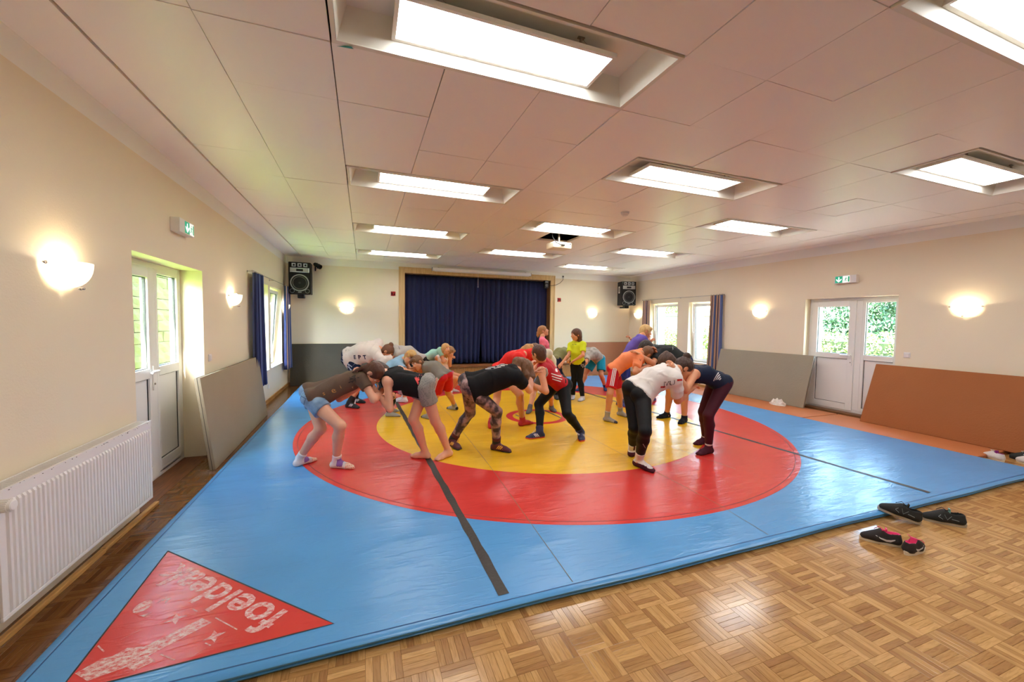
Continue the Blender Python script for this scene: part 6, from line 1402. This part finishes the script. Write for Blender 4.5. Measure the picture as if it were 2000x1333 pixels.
p6 = Person('P6', pose('P6'), -1, 1.64, 1.0, 'young woman in a navy tank top with maroon leggings and maroon socks', SK2, ('tied', (76, 50, 36), [('bun', (0, -.075, .09), .8)]),
            dict(kind='tank', m=cloth('navy_top', (24, 34, 58), .7), hem=.005, hang=.02, off=.008, seed=9), dict(kind='leggings', m=cloth('maroon_leggings', (70, 24, 38), .65, .15), t=.90, waist=.10), dict(kind='socks', m=MAR, high=.06), (-.6, .3, -.75), (-.7, .05, .7), .010, palms={'N': (-.6, .6, -.2)})
for key in 'NF':
    sd = p6.nr if key == 'N' else p6.fr; c = p6.J['ank'+sd]; u = N3(p6.J['kne'+sd]-c); V, Q = sdf_mesh([rcone(c+u*.025, c+u*.045, .038, .039, 0, 1)], .007, .005, .002); p6.part('sock_rim', V, Q, WHS)
c = p6.J['pel']*.35+p6.J['mid']*.65
vs, fs = [], []
for q in range(4):
    r0 = .035+.022*q
    for k in range(6):
        a0, a1 = 1.75+.20*k*(.6+.13*q), 1.75+.20*(k+1)*(.6+.13*q); i = len(vs); vs += [(r_*math.cos(a), r_*math.sin(a)) for a in (a0, a1) for r_ in (r0, r0+.012)]; fs.append((i, i+1, i+3, i+2))
p6.stamp('top', (vs, fs), c+ray_((.055, 0, -.04)), ray_((1, 0, .1)), ray_((-.1, 0, 1)), WPR, 'curved_stripes')
# ---- second row
p7 = Person('P7', pose('P7'), 1, 1.48, .95, 'blond boy with glasses in a light blue t-shirt, head against the boy in grey', SK2, ('short', (196, 152, 84), []),
            TEE(cloth('light_blue_cotton', (138, 170, 192)), sleeve=.5, hem=.04, hang=.04, off=.017, seed=10), dict(kind='shorts', m=BLK, t=.8, flare=1.2), dict(kind='socks', m=GREYS, high=.07), (.40, -.82, -.40), (.62, .1, .78), .0115, palms={'N': (.7, .3, -.5)})
for key in 'NF':
    sd = p7.nr if key == 'N' else p7.fr; V, Q = sdf_mesh(p7.leg(sd, 1.0, None, .93)[1:], .011, .02, .006, (), ()); p7.part('long_sock', V, Q, BLKS)
mb = MB(); o = p7.ho
for sg in (-1, 1): mb.tube([o(.034*sg+.020*math.cos(a), .100-.010*abs(math.cos(a) if math.cos(a)*sg > 0 else 0), .010+.016*math.sin(a)) for a in np.linspace(0, 2*PI, 13)[:-1]], .0018, 5, closed=True); mb.tube([o(.054*sg, .088, .012), o(.079*sg, .0, .010)], .0016, 5)
mb.tube([o(-.014, .102, .012), o(.014, .102, .012)], .0016, 5); p7.mb(mb, 'glasses', mat('glasses_frame', (46, 40, 40), .3))
p7.text('top', 'DAFFT', .075, p7.J['mid']*.7+p7.J['c7']*.3+ray_((-.01, 0, -.12)), ray_((1, 0, .05)), ray_((-.05, .2, 1)), mat('dark_grey_print', (66, 66, 66), .7), 'print', .004)
RSH = cloth('red_sport_shorts', (196, 22, 34), .6, .2)
p8 = Person('P8', pose('P8'), -1, 1.5, .95, 'brown haired boy in a grey shirt and red striped shorts', SK3, ('short', (112, 76, 46), []),
            TEE(cloth('grey_cotton', (126, 120, 110)), sleeve=.55, hem=.03, hang=.03, off=.016, seed=11), dict(kind='shorts', m=RSH, t=.72, flare=1.3), dict(kind='socks', m=GREYS, high=.20, toe=BLKS), (-.45, -.85, -.35), (-.5, -.05, .87), .0115, palms={'N': (-.5, .5, -.5)})
p8.side_stripes('N', WPR, t0=-.15, t1=.70)
p9 = Person('P9', pose('P9'), 1, 1.74, 1.08, 'person in a loose white long sleeved top and navy shorts, hair in a high bun', SK2, ('tied', (104, 60, 34), [('bun', (0, -.05, .125), 1.0)]),
            dict(kind='longsleeve', m=cloth('off_white_cotton', (214, 200, 192)), hem=.02, hang=.10, off=.022, amp=.006, seed=12), dict(kind='shorts', m=NVY, t=.85, flare=1.3, off=.014), dict(kind='shoes', m=mat('black_wrestling_shoe', (22, 22, 24), .6, bump=.2), high=.28, sole=mat('black_sole', (26, 24, 24), .6), stripe=mat('pale_side_mark', (206, 196, 200), .5)), (.66, -.1, -.74), (.68, 0, .74), .0115)
c = p9.J['mid']
for (dx, t_) in ((-.055, 'E'), (.03, 'P'), (.115, 'T')): p9.text('top', t_, .085, c+ray_((dx, 0, -.155+.02*abs(dx))), ray_((1, 0, .08)), ray_((-.08, .25, 1)), mat('navy_print', (40, 34, 62), .7), 'print', .004)
a, b_ = p9.J['hipN'], p9.J['kneN']; bv, par = p9.bv['bottom']
for (t0, f0, t1, f1_) in ((-.1, -.14, .25, .02), (.25, .02, .05, .14), (.15, -.12, .6, .0), (.6, .0, .35, .13), (-.2, .0, .75, -.09)):
    fr = N3(np.cross(N3(b_-a), N3(p9.lat))); p9.ribbon(bv, [a+(b_-a)*(t0+(t1-t0)*t)+ray_((f0+(f1_-f0)*t, -.4, .02*math.sin(PI*t))) for t in np.linspace(0, 1, 8)], ray_((0, 1, 0)), ray_((.003, 0, .006)), mat('pale_line_print', (170, 180, 200), .7), 'line_print', par)
p10 = Person('P10', pose('P10'), -1, 1.6, 1.0, 'person in a grey t-shirt bent behind the boy with glasses, mostly hidden', SK2, ('short', (70, 50, 36), []),
             TEE(cloth('light_grey_cotton', (168, 160, 154)), sleeve=.5, hem=.04, hang=.03, off=.017, seed=13), dict(kind='shorts', m=BLK, t=.8), dict(kind='socks', m=WHS, high=.08), (-.4, .2, -.88), (-.85, 0, .5), .013)
p10.bars('top', [(-.10, .06, .0, .012)], p10.J['c7']*.8+p10.J['mid']*.2, p10.latS, p10.u2, mat('grey_line', (110, 108, 112), .8))
p12 = Person('P12', pose('P12'), 1, 1.5, .95, 'person in a mint t-shirt and black shorts bent behind the blonde girl', SK2, ('short', (150, 110, 70), []),
             TEE(cloth('mint_cotton', (166, 212, 196)), sleeve=.45, hem=.0, hang=.02, off=.015, seed=14), dict(kind='shorts', m=BLK, t=.6), dict(kind='socks', m=PURS, high=.1), (.8, -.3, -.5), (.5, 0, .86), .013)
p11 = Person('P11', pose('P11'), 1, 1.4, .92, 'blonde girl in a pale pink tank top smiling with a hand at her cheek', SK2, ('long', (190, 142, 88), [('tail', (-.05, -.05, .0), ((.0, -.01, -.07), (0, 0, -.08), (0, 0, -.05)), (.05, .045, .04, .02)), ('tail', (.04, -.06, .0), ((.0, .01, -.07), (0, 0, -.07)), (.05, .045, .02))]),
             dict(kind='singlet', m=cloth('pale_pink_cotton', (238, 222, 220)), hem=.05, hang=.01, off=.010, seed=15), dict(kind='shorts', m=cloth('pink_shorts', (214, 110, 128)), t=.35), dict(kind='socks', m=WHS, high=.1), (.70, -.70, .02), (-.02, -.05, 1), .012, palms={'F': (-.6, -.2, .3)}, curl=12)
# ---- pairs at the centre and back
p13 = Person('P13', pose('P13'), 1, 1.72, .92, 'blonde girl in a red shirt and red socks bent beyond the black shirt', SK2, ('tied', (190, 142, 84), [('bun', (.02, -.06, .10), .8)]),
             TEE(cloth('red_cotton', (222, 44, 40)), sleeve=.5, hem=.03, hang=.03, off=.016, seed=16), dict(kind='shorts', m=BLK, t=.4), dict(kind='socks', m=sock('red', (224, 56, 52)), high=.13), (.50, .15, -.85), (.85, -.1, .45), .0115)
p13.bars('top', [(-.09, -.03, .0, .014), (-.02, .05, .0, .014), (-.07, .0, -.028, -.014), (.01, .08, -.028, -.014), (-.05, .05, -.055, -.042)], p13.J['mid']*.4+p13.J['c7']*.6, p13.latS, p13.u2, mat('faded_print', (240, 150, 140), .7), 'back_print')
p14 = Person('P14', pose('P14'), -1, 1.55, .95, 'person in an off white shirt and dark grey socks behind the red singlet', SK2, ('short', (96, 64, 44), []),
             TEE(cloth('cream_cotton', (214, 206, 188)), sleeve=.5, hem=.05, hang=.02, off=.018, seed=17), dict(kind='shorts', m=cloth('grey_shorts', (90, 90, 94)), t=.7), dict(kind='socks', m=sock('dark_grey', (104, 102, 104)), high=.13), (-.6, -.2, -.75), (-.65, 0, .75), .0115)
p15 = Person('P15', pose('P15'), 1, 1.56, .98, 'girl in a pink shirt standing upright before the stage, looking up', SK2, ('tied', (172, 122, 78), [('tail', (0, -.085, .02), ((-.02, 0, -.03), (-.005, 0, -.05), (.0, 0, -.04)), (.03, .034, .03, .012))]),
             TEE(cloth('pink_cotton', (238, 118, 146)), sleeve=.30, hem=.10, hang=0, off=.013, seed=18), dict(kind='shorts', m=cloth('dark_shorts', (40, 42, 56)), t=.6), dict(kind='socks', m=WHS, high=.12), (.92, -.12, .32), (-.30, 0, .95), .012)
p17 = Person('P17', pose('P17'), 1, 1.52, 1.0, 'person in an olive t-shirt and navy trousers bent behind the girl in yellow', SK2, ('short', (70, 50, 36), []),
             TEE(cloth('olive_cotton', (136, 134, 92)), sleeve=.55, hem=.02, hang=.05, off=.02, seed=19), dict(kind='trackpants', m=NVY, t=.9), dict(kind='shoes', m=mat('dark_shoe', (50, 50, 54), .7), high=.08, sole=mat('black_sole', (26, 24, 24), .6)), (.45, .1, -.88), (.85, 0, .45), .012)
p18 = Person('P18', pose('P18'), -1, 1.5, 1.0, 'boy in a grey t-shirt and turquoise shorts bent over at the back right', SK3, ('short', (70, 50, 36), []),
             TEE(tint2('mottled_grey', (140, 134, 126), (176, 168, 160), 9, .4, .6), sleeve=.5, hem=.03, hang=.05, off=.02, seed=20), dict(kind='shorts', m=cloth('turquoise_shorts', (24, 138, 170)), t=.72, flare=1.4, off=.014), dict(kind='socks', m=NVS, high=.22), (-.45, .1, -.88), (-.85, 0, .45), .012)
p16 = Person('P16', pose('P16'), -1, 1.4, .9, 'girl in a neon yellow t-shirt and black track pants standing and reaching to the left', SK2, ('long', (92, 58, 40), [('tail', (.0, -.07, .02), ((.01, .0, -.06), (.005, 0, -.07), (.005, 0, -.05)), (.06, .055, .05, .025))]),
             TEE(cloth('neon_yellow_cotton', (216, 226, 44)), sleeve=.62, hem=.03, hang=0, off=.02, seed=21, loose=1.08), dict(kind='trackpants', m=BLK, t=.93), dict(kind='shoes', m=mat('white_sport_shoe', (206, 202, 204), .6), high=.05, sole=mat('grey_sole2', (150, 146, 146), .6)), (-.93, -.30, -.10), (-.05, 0, 1), .011, palms={'N': (-.3, .2, -.8), 'F': (-.3, .2, -.8)}, curl=18)
for key in 'NF':
    sd = p16.nr if key == 'N' else p16.fr; c = p16.J['ank'+sd]; u = N3(p16.J['kne'+sd]-c); V, Q = sdf_mesh([rcone(c, c+u*.06, .033, .034, None, 1)], .008, .008, .002); p16.part('sock', V, Q, PURS)
out = N3(p16.f1+p16.lat*(1 if p16.nr == 'R' else -1)*.6); X = N3(np.cross(p16.u1, out)); 
p16.text('bottom', 'DV', .055, p16.J['hipN']+np.array((0, 0, -.02)), X, p16.u1, WPR); p16.text('bottom', 'VV', .055, p16.J['hipN']+np.array((0, 0, -.065))+X*.025, X, p16.u1, WPR)
p16.bars('top', [(-.05, -.025, 0, .012), (.0, .05, 0, .012)], p16.J['mid']*.35+p16.J['c7']*.65, np.cross(p16.u2, p16.f2), p16.u2, mat('dark_green_print', (90, 110, 40), .7))
# ---- right pairs
p19 = Person('P19', pose('P19'), 1, 1.52, .95, 'boy with cropped hair in an orange t-shirt and red shorts with white stripes', SK3, ('buzz', (120, 84, 58), []),
             TEE(cloth('orange_cotton', (240, 142, 96)), sleeve=.55, hem=.03, hang=.05, off=.02, seed=22, loose=1.1), dict(kind='shorts', m=RSH, t=.75, flare=1.3), dict(kind='socks', m=GREYS, high=.25, toe=mat('dark_toe', (58, 60, 70), .9)), (.70, .45, -.55), (.58, -.2, .78), .0115, palms={'N': (.6, .4, -.3)})
p19.side_stripes('N', WPR, t0=-.15, t1=.72, gap=.022)
p19.text('top', 'V', .05, p19.J['mid']*.4+p19.J['c7']*.6+ray_((.03, 0, -.09)), ray_((1, 0, 0)), ray_((0, .2, 1)), mat('dark_print', (44, 34, 40), .7))
p20 = Person('P20', pose('P20'), -1, 1.7, 1.08, 'dark haired boy in a black t-shirt bent over with black ankle socks', SK3, ('short', (46, 34, 28), []),
             TEE(cloth('black_jersey', (26, 28, 28), .7), sleeve=.5, hem=.03, hang=.04, off=.018, seed=23), dict(kind='shorts', m=cloth('dark_blue_shorts', (32, 44, 84)), t=.75), dict(kind='socks', m=BLKS, high=.06), (-.6, .15, -.78), (-.75, 0, .62), .0115, palms={'N': (-.7, .1, -.5)}, curl=22)
c = p20.J['mid']; GM = mat('grey_chevron', (150, 156, 156), .6)
p20.bars('top', [(-.12, -.06, .01, .018), (-.06, -.03, .0, .008)], c, p20.latS, p20.u2, GM, 'chevron')
vs = [(-.13, .02), (-.13, .028), (-.03, .0), (-.03, .008), (0, -.045), (0, -.033), (.03, .0), (.03, .008), (.13, .02), (.13, .028)]
p20.stamp('top', (vs, [(0, 2, 3, 1), (2, 4, 5, 3), (4, 6, 7, 5), (6, 8, 9, 7)]), c, p20.latS, p20.u2, GM, 'chevron')
p21 = Person('P21', pose('P21'), 1, 1.62, .95, 'blond boy in a purple t-shirt and blue shorts leaning forward beside the far window', SK2, ('short', (214, 178, 116), []),
             TEE(cloth('purple_cotton', (104, 88, 176)), sleeve=.5, hem=.06, hang=.01, off=.016, seed=24), dict(kind='shorts', m=cloth('royal_blue_shorts', (38, 52, 134)), t=.85, flare=1.3), dict(kind='shoes', m=mat('blue_red_shoe', (54, 56, 110), .6), high=.1, sole=mat('red_sole', (190, 50, 60), .6)), (.95, -.1, -.25), (.2, 0, .97), .0115)
p22 = Person('P22', pose('P22'), -1, 1.5, .95, 'dark haired person holding the boy in purple, only head and hand showing', SK3, ('short', (44, 32, 28), []),
             TEE(cloth('dark_grey_cotton', (70, 70, 76)), sleeve=.5, hem=.05, hang=.02, off=.016, seed=25), dict(kind='shorts', m=BLK, t=.7), dict(kind='shoes', m=mat('blue_red_shoe', (54, 56, 110), .6), high=.1, sole=mat('red_sole', (190, 50, 60), .6)), (-.6, .2, -.75), (-.65, 0, .75), .013)
